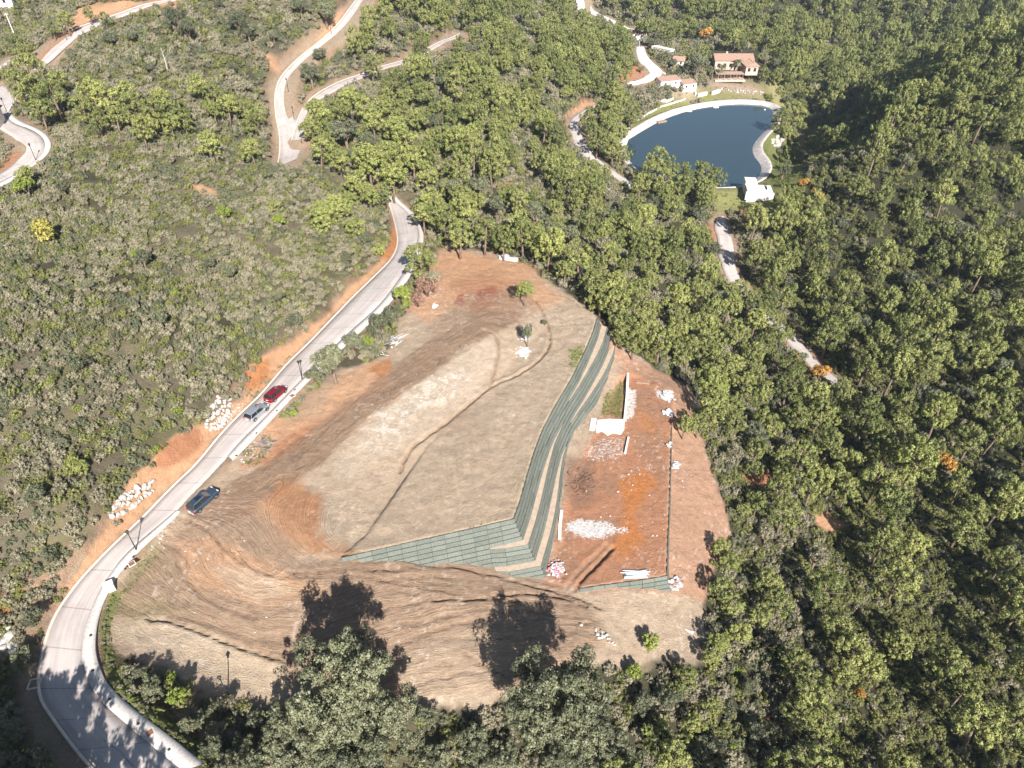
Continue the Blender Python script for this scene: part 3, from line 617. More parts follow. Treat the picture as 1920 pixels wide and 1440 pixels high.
# grass and lake garden
paint([(1068,655),(1098,650),(1090,690),(1072,700)], C['grass'], .35, 5, 8, .8)
paint([(186,1180),(210,1110),(225,1110),(205,1180),(210,1230),(250,1290),(330,1350),(420,1440),(380,1445),(290,1365),(205,1290)], C['grass'], .8, 5, 6)
garden = [(1165,245),(1240,185),(1290,165),(1350,150),(1460,150),(1475,190),(1510,220),(1520,300),(1500,370),(1440,410),(1340,395),(1330,350),(1180,340)]
paint(garden, C['grass2'], .85, 8, 8, .15); paint([(1440,240),(1500,260),(1505,330),(1450,360),(1430,345),(1440,300),(1420,280)], (.145, .17, .05), .7, 8, 12)
paint([(1160,242),(1240,200),(1300,185),(1400,176),(1300,200),(1240,222),(1180,260)], (.18, .20, .055), .7, 4, 4); paint([(1325,375),(1335,355),(1400,352),(1420,390),(1350,395)], (.24, .24, .09), .8)
paint([(1320,150),(1440,160),(1430,172),(1320,168)], (.30, .22, .18), .8, 4, 4); paint([(1440,155),(1470,160),(1480,200),(1455,195)], (.28, .25, .12), .8)
paint([(1230,160),(1300,150),(1330,165),(1290,185),(1240,190)], (.42, .33, .24), .6)
paint([(1460,330),(1520,345),(1480,400),(1440,400)], (.17, .19, .06), .6)
nx_, ny_ = len(AX), len(AY)
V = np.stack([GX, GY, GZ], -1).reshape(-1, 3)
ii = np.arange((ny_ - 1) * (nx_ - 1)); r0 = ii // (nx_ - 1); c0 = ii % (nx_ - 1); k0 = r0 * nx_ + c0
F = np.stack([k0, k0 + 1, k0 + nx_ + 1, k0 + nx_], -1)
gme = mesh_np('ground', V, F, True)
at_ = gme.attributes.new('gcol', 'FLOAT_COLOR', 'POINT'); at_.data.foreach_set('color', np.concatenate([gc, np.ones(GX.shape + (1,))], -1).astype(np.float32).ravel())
strk = np.clip(pm([(500,900),(590,915),(665,1040),(560,1045),(470,980)], 10, 10) * .9 + fan * .95 + trk * .9 + .30 * s_ * (dpad > 0), 0, 1)
at_ = gme.attributes.new('flow', 'FLOAT_VECTOR', 'POINT'); at_.data.foreach_set('vector', np.stack([PSI, WH, strk * s_], -1).astype(np.float32).ravel())
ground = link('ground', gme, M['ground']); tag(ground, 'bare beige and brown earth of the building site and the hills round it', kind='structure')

# ------------------------------------------------------------------ roads, pavements
def strip(name, A, B, za, zb, mt, label, thick=.0, cols=5, kerb=None):
    n = len(A); C_ = (A + B) / 2; s = np.r_[0, np.cumsum(np.linalg.norm(np.diff(C_, axis=0), axis=1))]
    t_ = np.linspace(0, 1, cols)[None, :, None]
    xy = A[:, None, :] * (1 - t_) + B[:, None, :] * t_
    z = za[:, None] * (1 - t_[..., 0]) + zb[:, None] * t_[..., 0]
    v = np.concatenate([xy, z[..., None]], -1)
    skA = np.concatenate([A, (za - .35)[:, None]], -1)[:, None]; skB = np.concatenate([B, (zb - .35)[:, None]], -1)[:, None]
    v = np.concatenate([skA, v, skB], 1); cc = cols + 2
    u = np.concatenate([np.zeros((n, 1)), np.repeat(t_[..., 0] * 5, n, 0), np.full((n, 1), 5.)], 1)
    uvv = np.stack([np.repeat(s[:, None], cc, 1), u, 0 * u], -1)
    f = [(i * cc + k, i * cc + k + 1, (i + 1) * cc + k + 1, (i + 1) * cc + k) for i in range(n - 1) for k in range(cc - 1)]
    me = mesh_np(name, v.reshape(-1, 3), f)
    a_ = me.attributes.new('ruv', 'FLOAT_VECTOR', 'POINT'); a_.data.foreach_set('vector', uvv.astype(np.float32).ravel())
    o = link(name, me, mt); return tag(o, label, kind='structure')
RL = {'main': 'pale concrete road curving past the site with three cars on and beside it', 'fork': 'pale road climbing the hill top centre-left', 'branch': 'narrow pale road branching off along the hillside', 'hairpin': 'pale hairpin bend at the left edge', 'upper': 'pale road climbing to the top left corner',
      'spur': 'short pale side road near the top left', 'pond_road': 'narrow pale lane on the wooded slope beside the lake', 'valley_road': 'pale lane below the lake, mostly under the pines', 'top_road': 'white track at the top of the picture', 'drive': 'white driveway above the lake'}
RZ = {}
for k_i, nm in enumerate(ROADS):
    A, B = ROADS[nm]; c_, h_ = CENT[nm]; z = c_[:, 2] + .03 + .004 * k_i
    RZ[nm] = z
    strip('road', A, B, z, z, M['white'] if nm in ('drive', 'top_road') else M['road'], RL[nm])
def near_z(nm, pts):
    c_, _ = CENT[nm]; d, i, t = seg_dist(pts[:, 0], pts[:, 1], c_[:, :2]); z = RZ[nm]
    return z[i] * (1 - t) + z[np.minimum(i + 1, len(z) - 1)] * t
for nm, (A, B) in WALKS.items():
    rn = 'hairpin' if nm == 'hairpin' else 'main'; z = near_z(rn, A) + .13
    strip('pavement', A, B, z, z, M['walk'], 'speckled pale pavement along the outer side of the ' + ('hairpin bend' if rn == 'hairpin' else ('lower bend of the main road' if nm == 'main_a' else 'upper stretch of the main road')), cols=3)
def offset(line, d):
    t_ = np.gradient(line, axis=0); t_ /= np.linalg.norm(t_, axis=1)[:, None] + 1e-9
    return line + np.stack([-t_[:, 1], t_[:, 0]], -1) * d
for nm in ('main', 'fork', 'branch', 'upper'):
    A, B = ROADS[nm]; z = RZ[nm] + .12
    o = strip('kerb', A, offset(A, .28), z, z, M['kerb'], 'low kerb along the hill side of the ' + {'main': 'main', 'fork': 'upper forked', 'branch': 'branch', 'upper': 'top left'}[nm] + ' road', cols=2)

# ------------------------------------------------------------------ retaining walls
CH_ = 0.62
def line_len(p): return np.r_[0, np.cumsum(np.linalg.norm(np.diff(p, axis=0), axis=1))]
def build_wall(name, label, line, out_sign, ztop, rows, berm_w, step, batter, corner_m, berm_rows, npanel_start=0):
    """line: top edge from the corner outwards; corner_m: mitre direction per metre of offset at station 0"""
    s = line_len(line); n = max(2, int(round(s[-1] / step)) + 1); ss = np.linspace(0, s[-1], n)
    q = np.stack([np.interp(ss, s, line[:, k]) for k in range(2)], -1)
    tv = np.gradient(q, axis=0); tv /= np.linalg.norm(tv, axis=1)[:, None]
    nv = np.stack([tv[:, 1], -tv[:, 0]], -1) * out_sign
    nv[0] = corner_m
    for i_ in (1, 2):       # ease the mitre
        pass
    root = empty(name, (float(q[0, 0]), float(q[0, 1]), ztop - rows * CH_)); tag(root, label, 'retaining wall', kind='thing')
    org = np.array([q[0, 0], q[0, 1], ztop - rows * CH_])
    u = ss / ss[-1]
    def off(k): 
        o_ = np.full(n, k * batter)
        for r, wf in berm_w: 
            if k >= r: o_ = o_ + wf(u)
        return o_
    # core: stepped skin
    prof = []
    for k in range(rows + 1):
        o0 = off(k)
        prof.append((q + nv * o0[:, None], ztop - k * CH_, o0))
        for r, wf in berm_w:
            if k == r: prof[-1] = (q + nv * (off(k) - wf(u))[:, None], ztop - k * CH_, None); prof.append((q + nv * o0[:, None], ztop - k * CH_ - .02, o0))
    vs = []; 
    for (xy, z, _) in prof: vs.append(np.concatenate([xy, np.full((n, 1), z)], -1) - org)
    vs = np.array(vs); R = len(prof)
    f = [(r * n + i, r * n + i + 1, (r + 1) * n + i + 1, (r + 1) * n + i) for r in range(R - 1) for i in range(n - 1)]
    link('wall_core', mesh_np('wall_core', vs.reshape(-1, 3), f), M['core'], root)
    # ledges
    for r, wf in berm_w:
        a_ = q + nv * (off(r) - wf(u) - .02)[:, None]; b_ = q + nv * (off(r) + .05)[:, None]; z = ztop - r * CH_ + .03
        nz_ = [(i, i + 1) for i in range(n - 1) if wf(u[i:i + 1])[0] > .12 or wf(u[i + 1:i + 2])[0] > .12]
        if not nz_: continue
        mb = MB()
        for i, j in nz_:
            mb.add([(*(a_[i] - org[:2]), z - org[2]), (*(b_[i] - org[:2]), z - org[2]), (*(b_[j] - org[:2]), z - org[2]), (*(a_[j] - org[:2]), z - org[2]),
                    (*(b_[i] - org[:2]), z - .2 - org[2]), (*(b_[j] - org[:2]), z - .2 - org[2])], [(0, 1, 2, 3), (1, 4, 5, 2)])
        mb.obj('ledge', M['berm'], root)
    # panels
    unit = MB(); unit.box((0, 0, 0), (1, .09, 1)); ume = unit.me('mesh_panel'); ume.materials.append(M['mesh'])
    cnt = 0; spare = MB()
    for k in range(rows):
        oa = off(k); 
        ob = off(k + 1) - sum((wf(u) for r, wf in berm_w if r == k + 1), np.zeros(n))
        za, zb = ztop - k * CH_, ztop - (k + 1) * CH_
        top = q + nv * oa[:, None]; bot = q + nv * ob[:, None]
        for i in range(n - 1):
            c4 = [Vector((*top[i], za)), Vector((*top[i + 1], za)), Vector((*bot[i + 1], zb)), Vector((*bot[i], zb))]
            cen = sum(c4, Vector()) / 4
            if zat(cen.x, cen.y) > za + .1: continue
            ex = ((c4[1] - c4[0]) + (c4[2] - c4[3])) / 2; ez = ((c4[0] - c4[3]) + (c4[1] - c4[2])) / 2
            L = ex.length; H = ez.length; X = ex.normalized(); Y = ez.cross(X).normalized(); Z = X.cross(Y)
            Mx = Matrix((X * (L - .06), Y, Z * (H - .10))).transposed().to_4x4()
            o = bpy.data.objects.new('mesh_panel', ume); COL.objects.link(o); o.parent = root
            sgn = 1 if Y.dot(Vector((*nv[i], .5))) > 0 else -1
            Mx.translation = cen - Vector(org) + Y * sgn * random.uniform(.03, .09)
            o.matrix_local = Mx; cnt += 1
    return root, q, off
t1 = (top_side[1] - top_side[0]); t1 /= np.linalg.norm(t1); n1 = np.array([t1[1], -t1[0]])
t2 = (top_front[1] - top_front[0]); t2 /= np.linalg.norm(t2); n2 = -np.array([t2[1], -t2[0]])
mit = (n1 + n2); mit = mit / (mit @ n1)
bw = [(3, lambda u: 1.1 * sstep(.48, .95, u)), (5, lambda u: .8 * sstep(.52, .12, u)), (7, lambda u: .9 * sstep(.40, .85, u)), (9, lambda u: .9 * sstep(.50, .1, u))]
build_wall('retaining_wall', 'long green mesh retaining wall in tiers below the right side of the bare plateau', top_side, 1, ZPL, 12, bw, 2.45, .32, mit, (3, 5, 7, 10))
bf = [(5, lambda u: .8 * sstep(.20, 0, u)), (9, lambda u: .9 * sstep(.36, .04, u))]
build_wall('retaining_wall', 'wedge-shaped green mesh wall below the front of the plateau facing the tyre tracks', top_front, -1, ZPL, 12, bf, 2.0, .32, mit, (5, 10))
t1 = (pad_side[1] - pad_side[0]); t1 /= np.linalg.norm(t1); n1 = np.array([t1[1], -t1[0]])
t2 = (pad_front[1] - pad_front[0]); t2 /= np.linalg.norm(t2); n2 = -np.array([t2[1], -t2[0]]); mit = (n1 + n2); mit = mit / (mit @ n1)
build_wall('retaining_wall', 'low green mesh wall below the pipes at the front of the red earth pad', pad_front, -1, ZPAD, 4, [], 1.8, .25, mit, ())
build_wall('retaining_wall', 'long low green mesh wall along the right side of the red earth pad', pad_side, 1, ZPAD, 4, [], 2.6, .12, mit, ())

# ------------------------------------------------------------------ lake
lp = resample(np.vstack([POND_W, POND_W[:1]]), 120)[:-1]
mb = MB(); mb.v = [(float(x), float(y), ZW) for x, y in lp]; mb.f = [tuple(range(len(lp)))]
me = mb.me('lake_water'); lake = link('lake_water', me, M['water']); tag(lake, 'dark blue lake water with tree reflections', kind='structure')
if me.polygons[0].normal.z < 0: me.flip_normals()
cen = lp.mean(0); tn = np.gradient(np.vstack([lp[-1:], lp, lp[:1]]), axis=0)[1:-1]; tn /= np.linalg.norm(tn, axis=1)[:, None]; on = np.stack([tn[:, 1], -tn[:, 0]], -1)
if sdf(np.array([lp[0, 0] + on[0, 0]]), np.array([lp[0, 1] + on[0, 1]]), lp)[0] < 0: on = -on
rim = []; lv = [(-.6, -.35), (.0, .05), (2.0, 1.05), (2.6, 1.32), (3.3, 1.32), (3.35, .9)]
n = len(lp)
for o_, z_ in lv:
    q = lp + on * o_; q = (q + np.roll(q, 1, 0) + np.roll(q, -1, 0)) / 3 if o_ > 0 else q
    rim.append(np.concatenate([q, np.full((n, 1), ZW + z_)], -1))
rim = np.array(rim); f = [(r * n + i, r * n + (i + 1) % n, (r + 1) * n + (i + 1) % n, (r + 1) * n + i) for r in range(len(lv) - 1) for i in range(n)]
M['rim'] = plain('pale lake lining', (.44, .395, .365), .9, .35, .8)
tag(link('lake_rim', mesh_np('lake_rim', rim.reshape(-1, 3), f), M['rim']), 'pale sloping concrete rim round the lake', kind='structure')

# ------------------------------------------------------------------ vegetation meshes
def leaf_mesh(name, tufts, leaf_n, leaf_s, spread, mt, tri=True, asp=1.8, upb=.35, seed=0):
    """tufts: (n,4) centre+radius, third param; leaves sprayed out of each tuft centre"""
    r = np.random.default_rng(seed); T = np.repeat(tufts, leaf_n, 0); n = len(T)
    d = r.normal(size=(n, 3)); d[:, 2] += upb; d /= np.linalg.norm(d, axis=1)[:, None]
    c = T[:, :3] + d * (T[:, 3] * r.uniform(.45, 1.0, n))[:, None]
    oc = c / (np.linalg.norm(c, axis=1)[:, None] + .2); nrm = d * 1.0 + oc * .25 + r.normal(size=(n, 3)) * .32; nrm /= np.linalg.norm(nrm, axis=1)[:, None]
    a = np.cross(nrm, r.normal(size=(n, 3))); a /= np.linalg.norm(a, axis=1)[:, None] + 1e-9; b_ = np.cross(nrm, a)
    s = leaf_s * r.uniform(.6, 1.3, n)[:, None]
    if tri: v = np.stack([c - a * s - b_ * s * .5, c + a * s - b_ * s * .5, c + b_ * s * asp], 1); k = 3
    else: v = np.stack([c - a * s - b_ * s, c + a * s - b_ * s, c + a * s * .7 + b_ * s, c - a * s * .8 + b_ * s * 1.1], 1); k = 4
    me = mesh_np(name, v.reshape(-1, 3), np.arange(n * k).reshape(n, k))
    tt = np.repeat(np.repeat(tufts[:, 4], leaf_n) + r.uniform(-.15, .15, n), k)
    a_ = me.attributes.new('tint', 'FLOAT', 'POINT'); a_.data.foreach_set('value', np.clip(tt, 0, 1).astype(np.float32))
    me.materials.append(mt); return me
def pine_tufts(seed, lobes=11, per=12, flat=.75, tr=.17):
    r = np.random.default_rng(seed); out = []; lean = r.uniform(-.12, .12, 2)
    for i in range(lobes):
        h = -.62 + 1.25 * (i + .5) / lobes + r.uniform(-.1, .1); prof = math.sqrt(max(0.02, 1 - ((h + .15) / .95) ** 2))
        a = i * 2.4 + r.uniform(-.5, .5); q = prof * r.uniform(.45, .72) if i < lobes - 1 else .08
        lr = r.uniform(.24, .38); lc = np.array([q * math.cos(a) + lean[0] * h, q * math.sin(a) + lean[1] * h, h * flat * 1.15]); lt = r.uniform(.15, .85)
        for j in range(per):
            d = r.normal(size=3); d[2] = abs(d[2]) * .9 - .25; d /= np.linalg.norm(d)
            out.append([*(lc + d * lr * np.array([1, 1, .8])), tr * r.uniform(.7, 1.2), np.clip(lt + r.uniform(-.25, .25), 0, 1)])
    return np.array(out)
def round_tufts(seed, lobes=7, per=10, tr=.2, zs=.8, lo=.22, hi=.42, ra=.35, rb=.66):
    r = np.random.default_rng(seed); out = []
    for i in range(lobes):
        d = r.normal(size=3); d[2] = abs(d[2]); d /= np.linalg.norm(d); lc = d * r.uniform(ra, rb) * np.array([1, 1, zs]); lr = r.uniform(lo, hi); lt = r.uniform(.15, .85)
        for j in range(per):
            e = r.normal(size=3); e /= np.linalg.norm(e); e[2] = max(e[2], -.4)
            out.append([*(lc + e * lr), tr * r.uniform(.7, 1.25), np.clip(lt + r.uniform(-.25, .25), 0, 1)])
    return np.array(out)
CROWN = {
 'pine': [leaf_mesh('pine_crown', pine_tufts(10 + i, lobes=11 + i % 4, per=12, flat=.8 + .2 * (i % 3), tr=.15), 30, .036, 0, M['pine'], seed=i) for i in range(6)],
 'pine_bright': [leaf_mesh('pine_crown', pine_tufts(30 + i, lobes=12, per=12, flat=.85, tr=.15), 30, .036, 0, M['pine_bright'], seed=i) for i in range(2)],
 'oak': [leaf_mesh('oak_crown', round_tufts(50 + i, 12, 12, .16), 34, .036, 0, M['oak'], seed=i, asp=1.2) for i in range(3)],
 'lime': [leaf_mesh('lime_crown', round_tufts(70, 8, 11, .17), 18, .06, 0, M['lime'], seed=1)],
 'yellow': [leaf_mesh('yellow_crown', round_tufts(71, 9, 11, .17), 18, .06, 0, M['yellow'], seed=1)],
 'orange': [leaf_mesh('orange_crown', round_tufts(72, 9, 11, .17), 14, .06, 0, M['orange'], seed=1)],
 'grey': [leaf_mesh('grey_crown', round_tufts(74 + i, 10, 11, .18), 16, .035, 0, M['grey'], seed=i, asp=3.2) for i in range(2)],
 'russet': [leaf_mesh('russet_crown', round_tufts(78, 9, 11, .18), 14, .035, 0, M['russet'], seed=1, asp=3.2)],
 'big_oak': [leaf_mesh('large_oak_crown', round_tufts(80 + i, 40, 20, .085, .8, .10, .23, .25, .86), 44, .0165, 0, M['oak'], seed=i, asp=1.3) for i in range(2)],
}
SHRUB = [leaf_mesh('shrub_leaves', round_tufts(90 + i, 5, 8, .2, .6), 24, .05, 0, M[k], seed=i, asp=a) for i, (k, a) in enumerate((('olive', 1.5), ('grey', 3.0), ('teal', 1.6), ('olive', 1.5), ('lime', 1.5)))]

def trunk_mesh(kind, seed):
    r = random.Random(seed); mb = MB()
    if kind == 'pine':      # base at z=-2.6 (crown centre at 0, unit = crown radius)
        b = (r.uniform(-.1, .1), r.uniform(-.1, .1)); mb.tube([(b[0], b[1], -1.9), (b[0] * .6, b[1] * .5, -1.1), (0, 0, -.3), (0, 0, .45)], [.085, .07, .05, .02], 6)
        for i in range(7):
            a = i * 2.4; z = -.75 + i * .13; L = r.uniform(.45, .75); mb.tube([(0, 0, z), (math.cos(a) * L * .5, math.sin(a) * L * .5, z + .22), (math.cos(a) * L, math.sin(a) * L, z + .5)], [.03, .022, .01], 4)
    elif kind == 'oak':
        mb.tube([(0, 0, -2.0), (.03, .02, -.9), (0, 0, -.35)], [.11, .085, .075], 7)
        for i in range(8):
            a = i * 2.4; L = r.uniform(.35, .55); mb.tube([(0, 0, -.6 + .04 * i), (math.cos(a) * L * .45, math.sin(a) * L * .45, -.15), (math.cos(a) * L, math.sin(a) * L, .1 + r.uniform(0, .2))], [.05, .035, .012], 5)
    else:
        for i in range(6):
            a = i * 1.1; L = r.uniform(.3, .55); mb.tube([(0, 0, -.9), (math.cos(a) * L * .4, math.sin(a) * L * .4, -.35), (math.cos(a) * L, math.sin(a) * L, .2)], [.04, .03, .01], 4)
    me = mb.me(kind + '_trunk', True); me.materials.append(M['bark']); return me
TRUNK = {'tall_oak': trunk_mesh('oak', 5), 'pine': trunk_mesh('pine', 1), 'oak': trunk_mesh('oak', 2), 'shrub': trunk_mesh('shrub', 3)}
HC = {'pine': 1.7, 'oak': 1.05, 'shrub': .7, 'tall_oak': 1.35}          # crown centre above the ground in crown radii
PROTO = {}
def tree_at(x, y, zc, R, crown, trunk, name, label, cat, group=None, zs=1.0):
    hb = HC[trunk]
    root = empty(name, (x, y, zc - hb * R * zs)); root.scale = (R, R, R * zs)
    root.rotation_euler = (random.uniform(-.07, .07), random.uniform(-.07, .07), random.uniform(0, 6.28))
    tag(root, label, cat, group)
    link('trunk', TRUNK[trunk], None, root, (0, 0, hb))
    link('crown', random.choice(CROWN[crown]), None, root, (0, 0, hb))
    return root
PLACED = []      # (x, y, R)
def put(px, py, rpx, crown, trunk, name, label, cat, group=None, zs=1.0):
    """crown centre seen at a photo pixel, crown radius in photo pixels"""
    R = 3.0
    for _ in range(3):
        h = HC[trunk] * R * zs; q = P(px, py, h)[0]
        d = q[1] * CP + (CAMZ - q[2]) * SP; R = rpx * d / FPX
    h = HC[trunk] * R * zs; q = P(px, py, h)[0]
    PLACED.append((q[0], q[1], R)); 
    return tree_at(q[0], q[1], q[2], R, crown, trunk, name, label, cat, group, zs)
# ------------------------------------------------------------------ hand placed trees
G_UP = 'trees on the scrubby hill between the roads'
for (x, y, r, k) in [(55,140,34,0),(95,175,32,0),(40,165,26,0),(75,205,26,0),(110,150,22,0)]:
    put(x, y, r, 'pine', 'pine', 'pine_tree', 'dark green pine in the dense clump beside the hairpin bend', 'pine tree', 'pines clumped beside the hairpin bend')
for (x, y, r) in [(168,165,26),(198,180,28),(232,172,24),(255,200,26),(288,205,26),(330,208,24),(152,200,22),(300,180,20),(265,240,24),(320,232,20),(285,225,22),(215,215,22),(345,225,18),(180,225,20)]:
    put(x, y, r, random.choice(['pine', 'pine_bright']), 'pine', 'pine_tree', 'yellow-green pine in the long row across the middle of the scrubby hill', 'pine tree', 'pines in a row across the scrubby hill')
for (x, y, r) in [(372,160,22),(395,178,24),(425,195,24),(455,205,22),(480,216,20),(400,205,18),(470,235,18)]:
    put(x, y, r, random.choice(['pine', 'pine_bright']), 'pine', 'pine_tree', 'yellow-green pine in the clump left of the forked road', 'pine tree', 'pines left of the forked road')
put(455, 163, 18, 'grey', 'oak', 'oak_tree', 'pale grey-green tree behind the clump of pines left of the forked road', 'tree')
put(393, 270, 24, 'pine_bright', 'pine', 'pine_tree', 'lone bright round pine below the row, left of the fork stub', 'pine tree')
put(470, 278, 22, 'pine_bright', 'pine', 'pine_tree', 'bright low pine just left of the end of the forked road', 'pine tree')
put(48, 350, 24, 'lime', 'oak', 'round_tree', 'bright green round tree below the hairpin bend', 'tree'); put(45, 325, 18, 'pine', 'pine', 'pine_tree', 'small pine leaning over the lower end of the hairpin', 'pine tree')
put(86, 437, 32, 'yellow', 'shrub', 'yellow_bush', 'large yellow bush alone on the scrub slope', 'bush')
put(419, 401, 19, 'lime', 'shrub', 'green_bush', 'bright green round bush alone in the middle of the scrub slope', 'bush')
put(516, 385, 15, 'pine_bright', 'oak', 'green_bush', 'upper of two narrow bright green bushes on the scrub slope', 'bush'); put(521, 412, 16, 'lime', 'shrub', 'green_bush', 'lower of two narrow bright green bushes on the scrub slope', 'bush')
put(257, 478, 16, 'lime', 'shrub', 'green_bush', 'small olive green bush right of the yellow bush', 'bush'); put(140, 872, 22, 'pine_bright', 'shrub', 'green_bush', 'round yellow-green bush low on the scrub slope above the rock pile', 'bush')
put(112, 828, 14, 'olive' if 'olive' in CROWN else 'oak', 'shrub', 'green_bush', 'small dark green bush above the round yellow-green one', 'bush')
for (x, y, r) in [(330,35,26),(352,55,24),(448,45,26),(465,60,20),(610,25,26),(205,72,18),(242,68,16),(562,12,22)]:
    put(x, y, r, 'oak', 'oak', 'oak_tree', 'dark rounded oak scattered in the scrub near the top edge', 'tree', 'oaks scattered in the scrub near the top')
for (x, y, r) in [(122,35,18),(95,52,13),(166,25,12),(44,92,13),(60,110,12),(30,75,12)]:
    put(x, y, r, 'pine', 'pine', 'pine_tree', 'small pine beside the road in the top left corner', 'pine tree', 'small pines beside the top left road')
put(197, 37, 12, 'pine', 'pine', 'pine_tree', 'narrow pine standing over the top left road', 'pine tree')
put(583, 138, 24, 'oak', 'oak', 'oak_tree', 'dark tree on the triangle between the two forked roads', 'tree'); put(600, 103, 17, 'oak', 'oak', 'oak_tree', 'grey-green tree overhanging the upper forked road', 'tree')
G_R = 'pines right of the fork'
for (x, y, r) in [(597,215,30),(585,242,22),(635,205,26),(612,235,22)]:
    put(x, y, r, random.choice(['pine', 'pine_bright']), 'pine', 'pine_tree', 'light green pine in the clump just right of the fork', 'pine tree', G_R)
for (x, y, r) in [(648,248,36),(690,268,26)]:
    put(x, y, r, 'oak', 'oak', 'oak_tree', 'grey-green spreading tree among the pines right of the fork', 'tree', 'grey-green trees right of the fork')
for (x, y, r) in [(697,125,20),(790,95,20),(792,122,20),(745,155,26),(725,175,18),(790,72,18)]:
    put(x, y, r, 'pine', 'pine', 'pine_tree', 'dark green pine standing over the branch road', 'pine tree', 'pines beside the branch road')
for (x, y, r) in [(700,225,24),(745,238,28),(690,298,38),(730,285,30),(765,262,30),(735,328,32),(662,342,26),(690,362,22),(775,300,28),(800,330,24),(715,360,22),(640,300,22)]:
    put(x, y, r, random.choice(['pine', 'pine_bright', 'pine_bright']), 'pine', 'pine_tree', 'large light green pine in the band above the road bend', 'pine tree', 'large pines above the road bend')
for (x, y, r) in [(603,408,28),(640,395,26),(665,425,22),(625,380,22),(600,390,20),(655,372,20),(708,470,15)]:
    put(x, y, r, 'pine_bright', 'oak', 'round_tree', 'bright yellow-green tree on the scrub left of the road bend', 'tree', 'bright trees left of the road bend')
for (x, y, r) in [(802,372,28),(830,405,30),(872,400,30),(852,355,26),(902,345,24),(930,385,24),(952,362,22),(980,440,30),(1002,400,26),(910,432,30),(862,442,28),(945,455,22),(1008,468,22),(890,378,24),(1035,430,24)]:
    put(x, y, r, random.choice(['pine', 'pine', 'pine_bright', 'oak']), 'pine', 'pine_tree', 'pine in the belt just above the red earth top of the site', 'pine tree', 'pines along the top edge of the site')
put(790, 485, 30, 'pine', 'pine', 'pine_tree', 'round pine shading the road just above the site', 'pine tree')
put(985, 543, 21, 'pine_bright', 'pine', 'pine_tree', 'lone small pine on the red earth at the top of the plateau', 'pine tree')
put(990, 625, 13, 'oak', 'oak', 'slim_tree', 'slim dark tree beside the curved ditch', 'tree', zs=2.4)
put(1021, 605, 8, 'oak', 'shrub', 'small_bush', 'small bush between the slim tree and the ditch', 'bush')
for (x, y, r) in [(1085,480,32),(1107,528,32),(1062,505,22),(1148,572,32),(1125,555,26),(1165,610,26),(1188,640,24),(1240,640,32),(1290,655,30),(1280,600,28),(1210,598,28),(1330,640,30),(1370,685,30),(1395,720,28),(1340,765,32),(1310,790,24),(1372,760,24),(1385,630,28)]:
    put(x, y, r, 'pine', 'pine', 'pine_tree', 'tall pine along the upper right edge of the site', 'pine tree', 'pines along the right edge of the site')
put(1285, 797, 22, 'pine', 'pine', 'pine_tree', 'pine at the top corner of the red pad casting its shadow on it', 'pine tree')
for (x, y, r) in [(1420,840,22),(1415,880,18),(1470,862,26),(1502,848,30),(1560,830,30),(1450,800,24),(1540,775,28),(1420,940,24),(1395,955,18),(1500,780,26),(1600,860,26)]:
    put(x, y, r, 'pine', 'pine', 'pine_tree', 'pine on the slope right of the red earth pad', 'pine tree', 'pines right of the red earth pad')
for (x, y, r) in [(1352,1025,20),(1368,1055,22),(1350,1105,28),(1378,1135,24),(1442,1090,28),(1462,1130,30),(1425,1150,24),(1350,1205,24),(1385,1185,24),(1335,1235,20)]:
    put(x, y, r, 'pine_bright' if random.random() < .4 else 'pine', 'pine', 'pine_tree', 'bright pine beside the lower right corner of the site', 'pine tree', 'pines at the lower right corner of the site')
for (x, y, r) in [(1567,1172,32),(1602,1220,38),(1640,1245,30),(1690,1210,30),(1490,1240,34),(1520,1290,40),(1497,1335,34),(1545,1355,34),(1585,1260,28)]:
    put(x, y, r, 'pine', 'pine', 'pine_tree', 'broad pine in the loose group at the bottom right', 'pine tree', 'broad pines at the bottom right')
put(1224, 1202, 22, 'lime', 'oak', 'round_tree', 'fresh green round tree on the bare earth below the pad', 'tree'); put(1192, 1263, 21, 'lime', 'oak', 'round_tree', 'second fresh green tree, lower and left of the other', 'tree')
for (x, y, r) in [(1282,1270,28),(1255,1310,26),(1400,1288,18),(1335,1320,20),(1200,1320,28),(1230,1380,34),(1300,1360,26),(1330,1400,30),(1420,1370,26)]:
    put(x, y, r, random.choice(['pine', 'oak']), 'oak', 'green_tree', 'mixed green tree along the bottom, right of the second large oak', 'tree', 'trees along the bottom right of the large oaks')
put(1544, 1100, 15, 'lime', 'shrub', 'green_bush', 'bright green bush among grey scrub right of the corner pines', 'bush'); put(1845, 1246, 13, 'lime', 'shrub', 'green_bush', 'bright green bush near the lower right edge', 'bush')
put(1712, 1025, 30, 'pine_bright', 'pine', 'pine_tree', 'lone bright pine in the grey scrub at the right', 'pine tree')
for (x, y, r) in [(1388,540,22),(1408,560,24),(1432,585,24),(1452,600,18),(1372,545,18),(1480,628,14),(1440,560,22),(1112,308,12),(1130,322,14),(1580,720,16),(1600,742,18)]:
    put(x, y, r, 'pine', 'pine', 'pine_tree', 'pine leaning over the shaded lane', 'pine tree', 'pines over the shaded lane')
